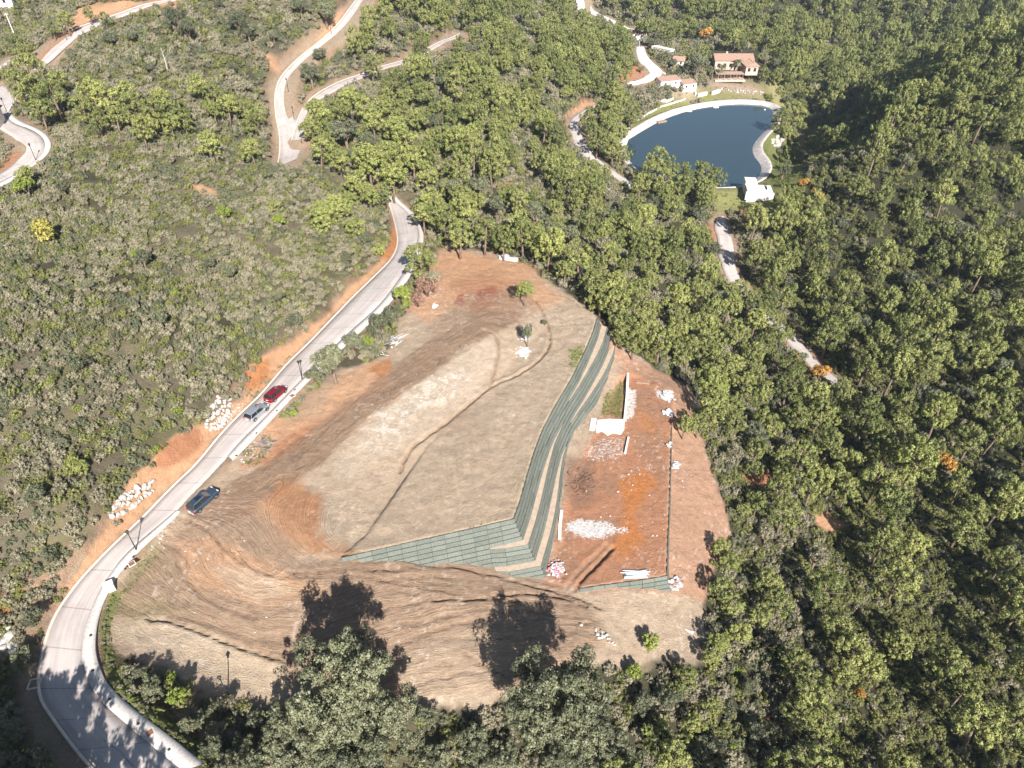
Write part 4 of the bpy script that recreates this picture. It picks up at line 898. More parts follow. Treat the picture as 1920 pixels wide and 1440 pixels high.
# two large oaks and their companions at the bottom
put(638, 1302, 124, 'big_oak', 'tall_oak', 'large_oak', 'largest oak, grey-green, upper half of the left clump at the bottom', 'tree', zs=1.25)
put(705, 1375, 100, 'big_oak', 'oak', 'large_oak', 'grey-green oak at the lower right of the left clump', 'tree', zs=1.1)
put(565, 1400, 92, 'big_oak', 'oak', 'large_oak', 'grey-green oak at the lower left of the left clump', 'tree')
put(660, 1450, 90, 'big_oak', 'oak', 'large_oak', 'grey-green oak cut by the bottom edge below the left clump', 'tree')
put(1052, 1302, 114, 'big_oak', 'tall_oak', 'large_oak', 'grey-green oak standing apart over the bare earth, right of the clump', 'tree', zs=1.25)
put(1100, 1385, 80, 'big_oak', 'oak', 'large_oak', 'rounded oak just below the one standing apart', 'tree'); put(985, 1345, 40, 'oak', 'oak', 'oak_tree', 'smaller oak at the left foot of the oak standing apart', 'tree')
for (x, y, r) in [(800,1345,28),(880,1400,44),(950,1420,42),(1160,1420,46),(820,1425,38),(1030,1430,40),(900,1445,40),(1100,1445,44)]:
    put(x, y, r, 'oak', 'oak', 'oak_tree', 'mid-sized oak in the shaded row at the bottom edge', 'tree', 'oaks in the row at the bottom edge')
for (x, y, r, c) in [(285,1290,26,'oak'),(330,1312,24,'lime'),(262,1262,16,'oak'),(365,1350,24,'oak'),(405,1375,22,'grey'),(430,1320,20,'grey'),(455,1400,26,'oak'),(480,1350,22,'oak'),(395,1325,18,'oak'),(440,1425,24,'grey')]:
    put(x, y, r, c, 'oak', 'verge_tree', 'low bushy tree in the shaded strip inside the lower road bend', 'bush', 'bushes in the strip inside the lower bend')
for (x, y, r) in [(400,1402,26),(432,1436,30),(470,1440,30),(500,1412,28),(355,1362,20)]:  # oaks added among the low shrubs to cast shade on the bank
    put(x, y, r, 'oak', 'tall_oak', 'oak_tree', 'dark oak added for shade at the back of the shaded strip by the bend', 'tree', 'taller oaks added to shade the strip inside the lower bend', zs=1.5)
# beside the road
put(622, 682, 44, 'oak', 'oak', 'oak_tree', 'large grey-green oak between the road and the red bank', 'tree'); put(590, 708, 22, 'oak', 'oak', 'oak_tree', 'small dark oak touching the large one beside the lamp', 'tree')
put(660, 645, 26, 'oak', 'oak', 'oak_tree', 'dark tree beside the road just above the large oak', 'tree'); put(689, 643, 15, 'lime', 'shrub', 'green_bush', 'bright green bush right of the dark tree by the road', 'bush')
put(715, 605, 26, 'oak', 'oak', 'oak_tree', 'olive green tree in the strip beside the road', 'tree'); put(735, 590, 24, 'oak', 'oak', 'oak_tree', 'second olive green tree in the strip beside the road', 'tree')
put(752, 552, 22, 'lime', 'oak', 'round_tree', 'fresh green tree at the top of the roadside strip', 'tree'); put(765, 570, 14, 'lime', 'shrub', 'green_bush', 'small fresh green bush under the roadside tree', 'bush')
put(697, 620, 14, 'oak', 'shrub', 'dark_bush', 'dark bush between the pavement and the olive trees', 'bush'); put(550, 776, 10, 'lime', 'shrub', 'green_bush', 'small vivid green bush right of the red car', 'bush')
put(800, 540, 26, 'russet', 'shrub', 'brush_pile', 'upper part of the heap of dead russet brush by the red earth', 'brush pile'); put(782, 562, 22, 'russet', 'shrub', 'brush_pile', 'lower part of the heap of dead russet brush', 'brush pile'); put(812, 520, 18, 'grey', 'shrub', 'brush_pile', 'grey dry branches on top of the russet brush heap', 'brush pile')
# round the lake
for (x, y, r) in [(1232,302,26),(1258,312,20),(1284,318,17),(1318,328,24),(1342,335,20),(1300,345,20),(1215,325,22),(1245,340,24),(1275,350,24),(1325,355,22),(1200,345,22)]:
    put(x, y, r, 'pine', 'pine', 'pine_tree', 'pine on the dam with its crown in front of the lake', 'pine tree', 'pines in front of the lake')
for (x, y, r) in [(1468,225,22),(1490,212,22),(1495,235,18),(1475,248,16)]:
    put(x, y, r, 'pine', 'pine', 'pine_tree', 'pine on the right shore of the lake', 'pine tree', 'pines on the right shore of the lake')
for (x, y, r) in [(1150,272,24),(1138,242,24),(1122,262,22),(1160,250,20),(1110,320,22),(1095,330,20),(1170,290,18),(1150,215,22),(1160,190,20),(1130,200,18),(1185,215,18)]:
    put(x, y, r, 'pine', 'pine', 'pine_tree', 'pine between the narrow lane and the left shore of the lake', 'pine tree', 'pines between the lane and the lake')
put(1308, 118, 22, 'oak', 'pine', 'dark_tree', 'tall dark tree left of the tiled house', 'tree'); put(1290, 132, 16, 'oak', 'oak', 'dark_tree', 'lower dark tree left of the tiled house', 'tree'); put(1320, 100, 16, 'pine', 'pine', 'pine_tree', 'pine touching the left end of the tiled roof', 'pine tree')
for (x, y, r, l) in [(1248,165,9,'round tree in the white walled terrace by the lake'),(1302,158,8,'small tree between two white garden walls'),(1262,118,11,'round tree beside the long white wall'),(1275,135,10,'tree above the lower white building'),(1232,82,12,'tree beside the red roofed gatehouse'),(1218,78,9,'small round tree behind the driveway'),(1202,130,8,'small tree at the bend of the driveway'),(1218,172,9,'small tree above the lawn left of the terrace')]:
    put(x, y, r, 'oak', 'oak', 'garden_tree', l, 'tree')
put(1410, 412, 20, 'russet', 'shrub', 'dry_bush', 'brown leafless bush below the white pump house', 'bush'); put(1395, 402, 14, 'russet', 'shrub', 'dry_bush', 'smaller brown bush left of the leafless one', 'bush')
put(1470, 320, 16, 'oak', 'oak', 'green_tree', 'dark green tree on the lawn below the boulders', 'tree'); put(1460, 285, 10, 'oak', 'shrub', 'dark_bush', 'dark bush on the right lake lawn', 'bush'); put(1338, 470, 20, 'oak', 'oak', 'dark_tree', 'very dark green tree left of the lane below the dam', 'tree')
for (x, y, r, l) in [(1542,700,22,'orange tree at the end of the visible lane in the pines'),(1775,868,22,'orange tree deep in the right-hand pine wood'),(1508,344,13,'orange tree beside the dark ravine below the lake'),(1530,366,15,'yellowing tree beside the orange one below the lake'),(1612,1302,14,'small orange tree below the broad pines at bottom right'),(1758,850,10,'small orange treetop left of the large orange tree'),(1325,65,16,'orange tree in the wood above the tiled house')]:
    put(x, y, r, 'orange', 'oak', 'autumn_tree', l, 'tree')
put(903, 130, 14, 'grey', 'oak', 'dead_tree', 'pale mauve leafless tree on the pine slope', 'tree')
# trees just below the picture whose shadows lie on the road
for (x, y, R) in [(-48, 22, 3.4), (-44, 20, 3.5), (-40, 17.5, 3.6), (-36, 15, 3.6), (-32, 12.5, 3.8), (-28, 9.5, 4.0), (-52, 25, 3.2), (-56, 28, 3.0), (-46, 16, 4.2), (-41, 12, 4.2), (-36, 9, 4.2), (-51, 19, 4.2), (-56, 22, 4.0), (-61, 26, 3.8), (-32, 5, 4.4), (-65, 31, 3.4)]:
    z = float(zat(x, y)); PLACED.append((x, y, R)); tree_at(x, y, z + 1.7 * R * 1.6, R, 'pine', 'pine', 'pine_tree', 'tall pine below the lower road bend shading the road', 'pine tree', 'pines below the lower road bend', 1.6)

# ------------------------------------------------------------------ woods
KEEP = [ROAD_L + ROAD_R[::-1], WALK_I + WALK_O[::-1], F1_L + F1_R[::-1], F2_L + F2_R[::-1], L_L + L_R[::-1], U_L + U_R[::-1], V1_L + V1_R[::-1],
        [(1345,408),(1337,423),(1347,447),(1345,468),(1352,492),(1368,518),(1378,515),(1376,475),(1372,447),(1363,423),(1355,404)], [(1490,650),(1497,648),(1540,690),(1523,692)],
        POND, SITE, D_L + D_R[::-1], T1_L + T1_R[::-1], [(1325,95),(1420,95),(1420,160),(1325,160)], [(1400,345),(1450,360),(1450,385),(1405,380)]]
GARDEN = garden
def clear(px, py, rp, gp=0):
    ok = np.ones(len(px), bool)
    for k_i, poly in enumerate(KEEP): ok &= sdf(px, py, poly) > rp * (.75 if k_i not in (10,) else .9)
    ok &= sdf(px, py, GARDEN) > gp
    return ok
HILL = [(-60,-60),(560,-60),(700,-60),(620,200),(560,300),(740,350),(740,420),(600,600),(440,760),(250,900),(100,1100),(60,1300),(180,1500),(-100,1500)]
MID = [(700,-80),(1500,-80),(1480,140),(1340,60),(1180,60),(1180,240),(1200,350),(1340,360),(1350,420),(1330,470),(1460,620),(1400,760),(1320,800),(1300,700),(1160,620),(1060,510),(990,470),(830,450),(750,350),(560,300),(620,200)]
LOW = [(1340,800),(1420,760),(1640,860),(1760,960),(2000,1000),(2050,1520),(1150,1520),(1180,1300),(1330,1230),(1330,1100),(1380,1000)]
cand = []
Y = 14.0
while Y < 620:
    sp = 4.3 if Y < 140 else 4.3 + (Y - 140) * .0055
    wx = (Y * CP + 70 * SP) * .87 + 14
    xs = np.arange(-wx, wx, sp); cand.append(np.stack([xs + rng.uniform(-.45, .45, len(xs)) * sp, Y + rng.uniform(-.45, .45, len(xs)) * sp, np.full(len(xs), sp)], -1)); Y += sp
cand = np.concatenate(cand); rng.shuffle(cand)
cx, cy = cand[:, 0], cand[:, 1]; R0 = cand[:, 2] * rng.uniform(.46, .86, len(cand)); z0 = zat(cx, cy)
cpx, cpy = project(cx, cy, z0 + R0 * 1.7); dd = cy * CP + (CAMZ - z0) * SP; crp = R0 * FPX / dd
hill = inside(cpx, cpy, HILL); mid = inside(cpx, cpy, MID); low = inside(cpx, cpy, LOW); right = ~(hill | mid | low) & (cpx > 1380)
dens = np.zeros(len(cand)); dens[hill] = .05; dens[mid] = .74; dens[low] = .33; dens[right] = .76
dens = np.where(mid, dens * np.where(fbm(cx / 22, cy / 22, 2, 1) > .42, 1.08, .55), dens)
ravine = inside(cpx, cpy, [(1490,160),(1560,150),(1640,200),(1670,250),(1630,290),(1560,310),(1505,290)])
dens[ravine] = .10; R0 = np.where(hill, R0 * .6, np.where(right, R0 * 1.08, R0)); crp = R0 * FPX / dd
dens = np.where(hill & (cpy > 860) & (cpx < 110), .5, dens)
# terraces hidden far off
ok = clear(cpx, cpy, crp, 2) & (rng.random(len(cand)) < dens) & (cpx > -150) & (cpx < 2070) & (cpy > -120) & (cpy < 1560)
ok &= sdf(cx, cy, SITE_W) > R0 * .3
ok &= sdf(cx, cy, POND_W) > 5
for nm in ROADS:
    c_, h_ = CENT[nm]; m = ok.copy(); d, i, _ = seg_dist(cx[m], cy[m], c_[:, :2]); ok[m] = d > h_[i] + R0[m] * .35
PLA = np.array(PLACED); sel = []
kept = [tuple(p) for p in PLACED]
ka = np.array(kept)
for i in np.where(ok)[0]:
    q = np.hypot(ka[:, 0] - cx[i], ka[:, 1] - cy[i]); 
    if (q > (.70 if right[i] else .62) * (ka[:, 2] + R0[i])).all():
        sel.append(i); ka = np.vstack([ka, (cx[i], cy[i], R0[i])])
sel = np.array(sel)
isp = rng.random(len(sel))
kindv = np.where(hill[sel], np.where(isp < .0, 0, 1), np.where(mid[sel], np.where(isp < .80, 0, 1), np.where(low[sel], np.where(isp < .62, 0, 1), np.where(isp < .88, 0, 1))))
size = crp[sel]
have_pine = sum(1 for o in bpy.data.objects if o.name.startswith('pine_tree')); have_oak = sum(1 for o in bpy.data.objects if o.name.startswith('oak_tree'))
order = np.argsort(-size)
vis = (cpx[sel] > -10) & (cpx[sel] < 1930) & (cpy[sel] > -15) & (cpy[sel] < 1455)
np_, no_ = have_pine, have_oak; single = []
for j in order:
    if not vis[j]: continue
    if kindv[j] == 0 and np_ < 298: np_ += 1; single.append(j)
    elif kindv[j] == 1 and no_ < 280: no_ += 1; single.append(j)
single_set = set(single)
LBL = {'h': 'growing in the scrub of the left-hand hill', 'm': 'in the mixed wood on the slope between the site and the lake', 'l': 'on the scrubby slope at the bottom right', 'r': 'in the dense pine wood on the right'}
src_pine = [o for o in bpy.data.objects if o.name.startswith('crown') and o.data in CROWN['pine']]
src_list = []
for me_ in CROWN['pine'] + CROWN['oak']:
    for o in bpy.data.objects:
        if o.data is me_ and o.parent: src_list.append(o); break
rest = []
for j in range(len(sel)):
    i = sel[j]; reg = 'h' if hill[i] else 'm' if mid[i] else 'l' if low[i] else 'r'
    k_ = 'pine' if kindv[j] == 0 else 'oak'; R = R0[i] * (1.0 if k_ == 'pine' else .9); zs = 1.0 if k_ == 'oak' else random.uniform(.95, 1.35) * (1.15 if reg == 'r' else 1.0)
    if k_ == 'oak' and reg == 'l' and random.random() < .45: crown_ = 'grey'
    else: crown_ = k_
    if reg == 'm' and k_ == 'oak' and random.random() < .25: crown_ = 'grey'
    if reg == 'm' and k_ == 'pine' and random.random() < .28: crown_ = 'pine_bright'
    if reg == 'r' and k_ == 'pine' and random.random() < .1: crown_ = 'pine_bright'
    if j in single_set:
        h = HC[k_] * R * zs
        nm_, lb = ('pine_tree', 'green pine ') if k_ == 'pine' else (('oak_tree', 'dark oak ') if crown_ == 'oak' else ('grey_tree', 'grey half-bare tree '))
        tree_at(cx[i], cy[i], z0[i] + h, R, crown_, k_, nm_, lb + LBL[reg], 'pine tree' if k_ == 'pine' else 'tree', ('pines ' if k_ == 'pine' else 'broadleaf trees ' if crown_ == 'oak' else 'grey trees ') + LBL[reg], zs)
    else:
        h = HC[k_] * R * zs; rest.append((cx[i], cy[i], z0[i] + h, R, zs, (rng.integers(0, 6) if k_ == 'pine' else 6 + rng.integers(0, 3))))
print('individual trees', len(single) + len(PLACED), 'rest', len(rest))

def scatter(name, label, pts, scl, src, sources, tilt=.15, vis_mat=None):
    """one stuff object: an instance of one of the sources on every point"""
    n = len(pts); me = bpy.data.meshes.new(name); me.vertices.add(n); me.vertices.foreach_set('co', np.asarray(pts, np.float32).ravel())
    a_ = me.attributes.new('src', 'INT', 'POINT'); a_.data.foreach_set('value', np.asarray(src, np.int32))
    a_ = me.attributes.new('scl', 'FLOAT_VECTOR', 'POINT'); a_.data.foreach_set('vector', np.asarray(scl, np.float32).ravel())
    ro = np.stack([rng.uniform(-tilt, tilt, n), rng.uniform(-tilt, tilt, n), rng.uniform(0, 6.283, n)], -1)
    a_ = me.attributes.new('rot', 'FLOAT_VECTOR', 'POINT'); a_.data.foreach_set('vector', ro.astype(np.float32).ravel())
    o = link(name, me); tag(o, label, kind='stuff')
    g = bpy.data.node_groups.new(name, 'GeometryNodeTree'); g.interface.new_socket('Geometry', in_out='INPUT', socket_type='NodeSocketGeometry'); g.interface.new_socket('Geometry', in_out='OUTPUT', socket_type='NodeSocketGeometry')
    gi = g.nodes.new('NodeGroupInput'); go = g.nodes.new('NodeGroupOutput'); jn = g.nodes.new('GeometryNodeJoinGeometry')
    def na(nm, ty): q = g.nodes.new('GeometryNodeInputNamedAttribute'); q.data_type = ty; q.inputs[0].default_value = nm; return q.outputs[0]
    s_a, r_a, k_a = na('src', 'INT'), na('rot', 'FLOAT_VECTOR'), na('scl', 'FLOAT_VECTOR')
    for i_, so in enumerate(sources):
        cmp = g.nodes.new('FunctionNodeCompare'); cmp.data_type = 'INT'; cmp.operation = 'EQUAL'; cmp.inputs[3].default_value = i_; g.links.new(s_a, cmp.inputs[2])
        oi = g.nodes.new('GeometryNodeObjectInfo'); oi.inputs['Object'].default_value = so; oi.inputs['As Instance'].default_value = True
        ip = g.nodes.new('GeometryNodeInstanceOnPoints'); g.links.new(gi.outputs[0], ip.inputs['Points']); g.links.new(cmp.outputs[0], ip.inputs['Selection'])
        g.links.new(oi.outputs['Geometry'], ip.inputs['Instance']); g.links.new(r_a, ip.inputs['Rotation']); g.links.new(k_a, ip.inputs['Scale']); g.links.new(ip.outputs[0], jn.inputs[0])
    g.links.new(jn.outputs[0], go.inputs[0])
    md = o.modifiers.new('scatter', 'NODES'); md.node_group = g; return o
rest = np.array(rest)
scatter('far_wood', 'mass of further pines and oaks filling the right slope and the far hills', rest[:, :3], np.stack([rest[:, 3], rest[:, 3], rest[:, 3] * rest[:, 4]], -1), rest[:, 5].astype(int), src_list)

# ------------------------------------------------------------------ scrub between the trees
pts = []
Y = 12.0
while Y < 620:
    sp = 1.12 if Y < 110 else 1.12 + (Y - 110) * .0068
    wx = (Y * CP + 75 * SP) * .87 + 6
    xs = np.arange(-wx, wx, sp); pts.append(np.stack([xs + rng.uniform(-.5, .5, len(xs)) * sp, Y + rng.uniform(-.5, .5, len(xs)) * sp, np.full(len(xs), sp)], -1)); Y += sp
pts = np.concatenate(pts); x, y, sp = pts.T; z = zat(x, y); px, py = project(x, y, z + .5)
ok = (px > -150) & (px < 2070) & (py > -60) & (py < 1620)
x, y, sp, z, px, py = (a[ok] for a in (x, y, sp, z, px, py))
r = sp * rng.uniform(.5, 1.0, len(x)); ok = np.ones(len(x), bool)
edge = (fbm(x / 3, y / 3, 2) - .5)
ok &= sdf(x, y, SITE_W) > .6 + edge * 2
ok &= sdf(x, y, POND_W) > 5
for poly in ([(752,420),(735,440),(722,470),(700,500),(655,545),(600,600),(545,640),(500,662),(462,690),(462,745),(490,738),(520,700),(545,675),(650,567),(727,492),(750,455)],
             [(470,735),(440,760),(400,790),(360,805),(325,830),(290,865),(250,905),(215,945),(200,985),(267,963),(320,910),(370,867),(412,812),(449,773),(487,740)], [(345,20),(250,0),(160,5),(125,30),(130,55),(180,38),(260,5),(330,-4)],
             [(1520,960),(1560,955),(1590,985),(1560,1000),(1530,990)], [(1385,890),(1440,880),(1470,900),(1440,915),(1395,910)], [(1150,125),(1190,118),(1210,130),(1205,145),(1165,150)], [(205,940),(285,905),(285,930),(215,970)], [(385,800),(400,745),(430,745),(432,790)], [(355,345),(405,348),(410,368),(368,364)],[(0,1190),(30,1170),(35,1230),(0,1250)]):
    ok &= (sdf(px, py, poly) > -1) | (rng.random(len(x)) < .04)
ok &= (sdf(px, py, GARDEN) > -2) | (rng.random(len(x)) < .05)
ok &= ~inside(px, py, [(1325,92),(1425,92),(1425,160),(1325,160)])
for nm in ROADS:
    c_, h_ = CENT[nm]; m = ok.copy(); d, i, _ = seg_dist(x[m], y[m], c_[:, :2]); ok[m] = d > h_[i] + .7 + r[m] * .7 + np.abs(edge[m])
for nm, (A, B) in WALKS.items():
    for ln in (A, B): m = ok.copy(); d, i, _ = seg_dist(x[m], y[m], ln); ok[m] = d > .5 + r[m] * .6
ok &= ~((px > 1350) & (rng.random(len(x)) < .25) & (py < 900) & (px > py * .12 + 1380))
gap = fbm(x / 5.5, y / 5.5, 3, 2) - .2 * (px > 1350); ok &= (gap < .66) | (rng.random(len(x)) < .3)
x, y, sp, z, px, py, r = (a[ok] for a in (x, y, sp, z, px, py, r))
f1 = fbm(x / 9, y / 9, 3, 1); f2 = fbm(x / 4 + 50, y / 4, 3, 3); u = rng.random(len(x))
lefty = px < 760
src = np.zeros(len(x), int); u2 = rng.random(len(x)); src[(f2 + u * .5) > .80] = 2; src[(f1 + u2 * .8) > .93] = 1; src[u < .18] = 3; src[(u > .985) & (f2 > .5)] = 4
rw = (px > py * .12 + 1400) & (rng.random(len(x)) < .8); src[rw] = np.where(rng.random(rw.sum()) < .5, 0, 3)
tall = np.where(fbm(x / 12, y / 12, 2, 2) > .55, 1.35, 1.0)
# the shrubs that are copied stand in view themselves
shrub_src = []
for i_, (a, b, l) in enumerate([(150, 600, 'olive green shrub in the middle of the scrub slope'), (215, 640, 'grey dry shrub in the middle of the scrub slope'), (120, 520, 'blue-green shrub on the scrub slope below the yellow bush'), (330, 560, 'dark olive shrub high on the scrub slope'), (500, 545, 'fresh green shrub near the upper road bank')]):
    q = ground_pt(a, b); e = empty('shrub', q); e.scale = (1.2,) * 3; tag(e, l, 'shrub'); m_ = MB(); 
    for k_ in range(4): m_.tube([(0, 0, -.1), (math.cos(k_ * 1.6) * .3, math.sin(k_ * 1.6) * .3, .3)], [.03, .01], 4)
    m_.obj('stem', M['bark'], e); shrub_src.append(link('foliage', SHRUB[i_], None, e, (0, 0, .25)))
scatter('scrub', 'dense olive and grey scrub covering the slopes between the trees', np.stack([x, y, z + .22 * r], -1), np.stack([r * 1.15, r * 1.15, r * 1.15 * tall], -1), src, shrub_src)
print('scrub', len(x))
# grass and weeds
gp = []
def grass_in(poly, n, s0, s1, ksrc=(0, 4)):
    xs = [p[0] for p in poly]; ys = [p[1] for p in poly]; a = rng.uniform(min(xs), max(xs), n * 4); b = rng.uniform(min(ys), max(ys), n * 4); m = inside(a, b, poly)
    q = P(a[m][:n], b[m][:n]); s = rng.uniform(s0, s1, len(q)); k_ = rng.choice(ksrc, len(q)); gp.append(np.c_[q, s, k_])
grass_in([(1068,655),(1100,648),(1092,685),(1078,692),(1062,680)], 90, .16, .34, (4, 4, 0)); grass_in([(1135,740),(1168,712),(1168,785),(1128,778)], 160, .15, .32, (4, 0, 0))
grass_in([(186,1180),(205,1120),(218,1110),(203,1180),(212,1230),(260,1290),(340,1350),(420,1440),(385,1440),(300,1365),(205,1290)], 700, .16, .4, (0, 4, 3, 1)); grass_in(GARDEN, 500, .3, .8, (0, 4, 3))
grass_in([(940,900),(965,880),(1000,800),(1060,700),(1080,710),(1020,800),(990,890),(970,930)], 90, .08, .18, (4, 0)); grass_in([(1440,240),(1500,260),(1505,330),(1450,360),(1430,345),(1440,300),(1420,280)], 160, .3, .9, (0, 4))
grass_in([(445,850),(500,815),(515,830),(500,860),(465,880)], 130, .12, .3, (2, 2, 1, 4)); grass_in([(880,985),(930,975),(940,985),(885,1000)], 14, .1, .22, (4,))
grass_in([(455,745),(500,700),(520,690),(540,670),(560,655),(520,715),(480,745)], 60, .2, .4, (0, 1)); grass_in([(0,1110),(100,1060),(120,1110),(70,1240),(0,1240)], 60, .3, .7, (0, 1, 4)); grass_in([(210,1140),(250,1060),(300,1020),(300,1040),(250,1100),(220,1150)], 120, .08, .2, (4, 0))
gp = np.concatenate(gp); okk = sdf(gp[:, 0], gp[:, 1], POND_W) > 4.0
for nm in ROADS:
    c_, h_ = CENT[nm]; d, i, _ = seg_dist(gp[:, 0], gp[:, 1], c_[:, :2]); okk &= d > h_[i] + .3
gp = gp[okk]
scatter('weeds', 'weeds and grass tufts on verges, bare patches and the lake lawns', gp[:, :3], np.repeat(gp[:, 3:4], 3, 1), gp[:, 4].astype(int), shrub_src)

# ------------------------------------------------------------------ cars
def paint_mat(name, c, metal=.35):
    m, t, b = mat(name); b.inputs['Base Color'].default_value = (*c, 1); b.inputs['Metallic'].default_value = metal; b.inputs['Roughness'].default_value = .3; b.inputs['Coat Weight'].default_value = .6; b.inputs['Coat Roughness'].default_value = .08
    return m
M['glass'] = paint_mat('dark car glass', (.015, .018, .02), 0); M['glass'].node_tree.nodes['Principled BSDF'].inputs['Roughness'].default_value = .06
M['tyre'] = plain('tyre rubber', (.02, .02, .02), .9, .1); M['alloy'] = plain('alloy rim', (.5, .5, .52), .3, .05, metal=.9)
M['tail'] = paint_mat('red lamp', (.5, .01, .01), 0); M['lamp'] = paint_mat('clear headlamp', (.75, .78, .8), .1)
def loft(st, mb, cap=True):
    """stations of equal-length closed rings"""
    n = len(st[0]); vs = [p for r_ in st for p in r_]; fs = []
    for i in range(len(st) - 1):
        for k in range(n): fs.append((i * n + k, (i + 1) * n + k, (i + 1) * n + (k + 1) % n, i * n + (k + 1) % n))
    fs.append(tuple(range(n))); fs.append(tuple((len(st) - 1) * n + k for k in range(n))[::-1])
    mb.add(vs, fs)
def build_car(name, label, px, py, px2, py2, pm_, L=4.35, W=1.8, H=1.48, suv=False, on_road=True):
    a = P(px, py, .02)[0]; b_ = P(px2, py2, .02)[0]; c = (a + b_) / 2; rz = math.atan2(b_[1] - a[1], b_[0] - a[0])
    z = float(near_z('main', np.array([[c[0], c[1]]]))[0]) + .005 if on_road else float(zat(c[0], c[1])) + .03
    root = empty(name, (c[0], c[1], z), rz)
    tx = (b_ - a) / np.linalg.norm(b_ - a)
    if not on_road:
        dz = float(zat(c[0] + tx[0] * 1.4, c[1] + tx[1] * 1.4) - zat(c[0] - tx[0] * 1.4, c[1] - tx[1] * 1.4)); root.rotation_euler = (0, -math.atan2(dz, 2.8), rz)
    else: root.rotation_euler = (0, -math.atan2(b_[2] - a[2], np.linalg.norm((b_ - a)[:2])), rz)
    tag(root, label, 'car')
    hl = L / 2; belt = .98 if suv else .92; h = W / 2
    def ring(x, w_, zt, zb=.24, cr=.05):
        return [(x, -w_ * .93, zb), (x, -w_, zb + .12), (x, -w_, zt * .72), (x, -w_ * .93, zt - .03), (x, -w_ * .55, zt + cr * .5), (x, 0, zt + cr), (x, w_ * .55, zt + cr * .5), (x, w_ * .93, zt - .03), (x, w_, zt * .72), (x, w_, zb + .12), (x, w_ * .93, zb)]
    S = [(-1.0, .78, .70, .34), (-.975, .88, .80, .28), (-.9, .95, belt, .24), (-.6, .99, belt + .02, .22), (-.2, 1, belt, .2), (.25, 1, belt - .02, .2), (.45, .99, belt - .05, .2), (.7, .97, .84 if not suv else .93, .22), (.88, .92, .74 if not suv else .85, .24), (.97, .82, .62 if not suv else .72, .28), (1.0, .7, .52, .34)]
    mb = MB(); loft([ring(x * hl, w_ * h, zt, zb) for x, w_, zt, zb in S], mb); mb.obj('body', pm_, root, smooth=True)
    # cabin glass
    x0, x1, x2, x3 = (-.93 * hl, -.74 * hl, .10 * hl, .50 * hl); wb, wt = h * .93, h * .70
    mb = MB(); g0 = belt - .02; g1 = H - .05
    vs = [(x0, -wb, g0), (x3, -wb * .95, g0 - .06), (x3, wb * .95, g0 - .06), (x0, wb, g0), (x1, -wt, g1), (x2, -wt, g1), (x2, wt, g1), (x1, wt, g1)]
    mb.add(vs, [(0, 3, 2, 1), (4, 5, 6, 7), (0, 1, 5, 4), (1, 2, 6, 5), (2, 3, 7, 6), (3, 0, 4, 7)]); mb.obj('window_glass', M['glass'], root)
    mb = MB(); e = .03
    loft([[(x1 - .10, -wt * .9, g1), (x1 - .10, wt * .9, g1), (x1 - .06, wt * .8, g1 + .03), (x1 - .06, -wt * .8, g1 + .03)], [(x1 + .15, -wt - e, g1 - .02), (x1 + .15, wt + e, g1 - .02), (x1 + .15, wt * .8, g1 + .06), (x1 + .15, -wt * .8, g1 + .06)],
          [(x2 - .25, -wt - e, g1 - .02), (x2 - .25, wt + e, g1 - .02), (x2 - .25, wt * .8, g1 + .06), (x2 - .25, -wt * .8, g1 + .06)], [(x2 + .04, -wt * .9, g1 - .01), (x2 + .04, wt * .9, g1 - .01), (x2, wt * .8, g1 + .02), (x2, -wt * .8, g1 + .02)]], mb)
    mb.obj('roof', pm_, root, smooth=False)
    mb = MB()
    for sgn in (-1, 1):
        for (ax, az, bx, bz, bw_) in ((x1, g1, x0 + .02, g0, wb), (x2, g1, x3, g0 - .04, wb * .95)): mb.tube([(ax, sgn * (wt + .01), az), (bx, sgn * (bw_ + .005), bz)], .045, 5)
        mb.tube([((x1 + x2) / 2 + .1, sgn * (wt + .01), g1), ((x1 + x2) / 2 + .15, sgn * (wb + .005), g0)], .035, 4)
    mb.obj('pillar', pm_, root)['kind'] = 'stuff'
    for sx_ in (-.62, .63):
        for sy_ in (-1, 1):
            mb = MB(); mb.tube([(0, -.1, 0), (0, -.09, 0), (0, .09, 0), (0, .1, 0)], [.24, .32, .32, .24], 18); wo = mb.obj('wheel', M['tyre'], root, (sx_ * hl, sy_ * (h - .08), .32), True)
            mb = MB(); mb.tube([(0, -.012, 0), (0, .012, 0)], .2, 10); mb.obj('rim', M['alloy'], wo, (0, sy_ * .105, 0))
            mb = MB(); mb.tube([(sx_ * hl + .42 * math.cos(a_), sy_ * (h + .005), .3 + .42 * math.sin(a_)) for a_ in np.linspace(.1, 3.04, 9)], .03, 4); mb.obj('wheel_arch', M['tyre'], root)
    for sy_ in (-1, 1):
        mb = MB(); mb.box((hl * .93, sy_ * h * .62, .66 if not suv else .75), (.16, .36, .13), 0); mb.obj('headlight', M['lamp'], root)
        mb = MB(); mb.box((-hl * .965, sy_ * h * .72, .78), (.14, .30, .18), 0); mb.obj('tail_light', M['tail'], root)
        mb = MB(); mb.box((x3 - .25, sy_ * (h + .06), belt + .04), (.14, .2, .13), 0, .8); mb.obj('mirror', pm_, root)
    mb = MB(); mb.box((-hl * .99, 0, .42), (.12, W * .8, .2)); mb.obj('bumper', M['bluegrey'] if suv else pm_, root)
    mb = MB(); mb.box((-hl - .02, 0, .66), (.02, .5, .11)); mb.obj('number_plate', M['white'], root)
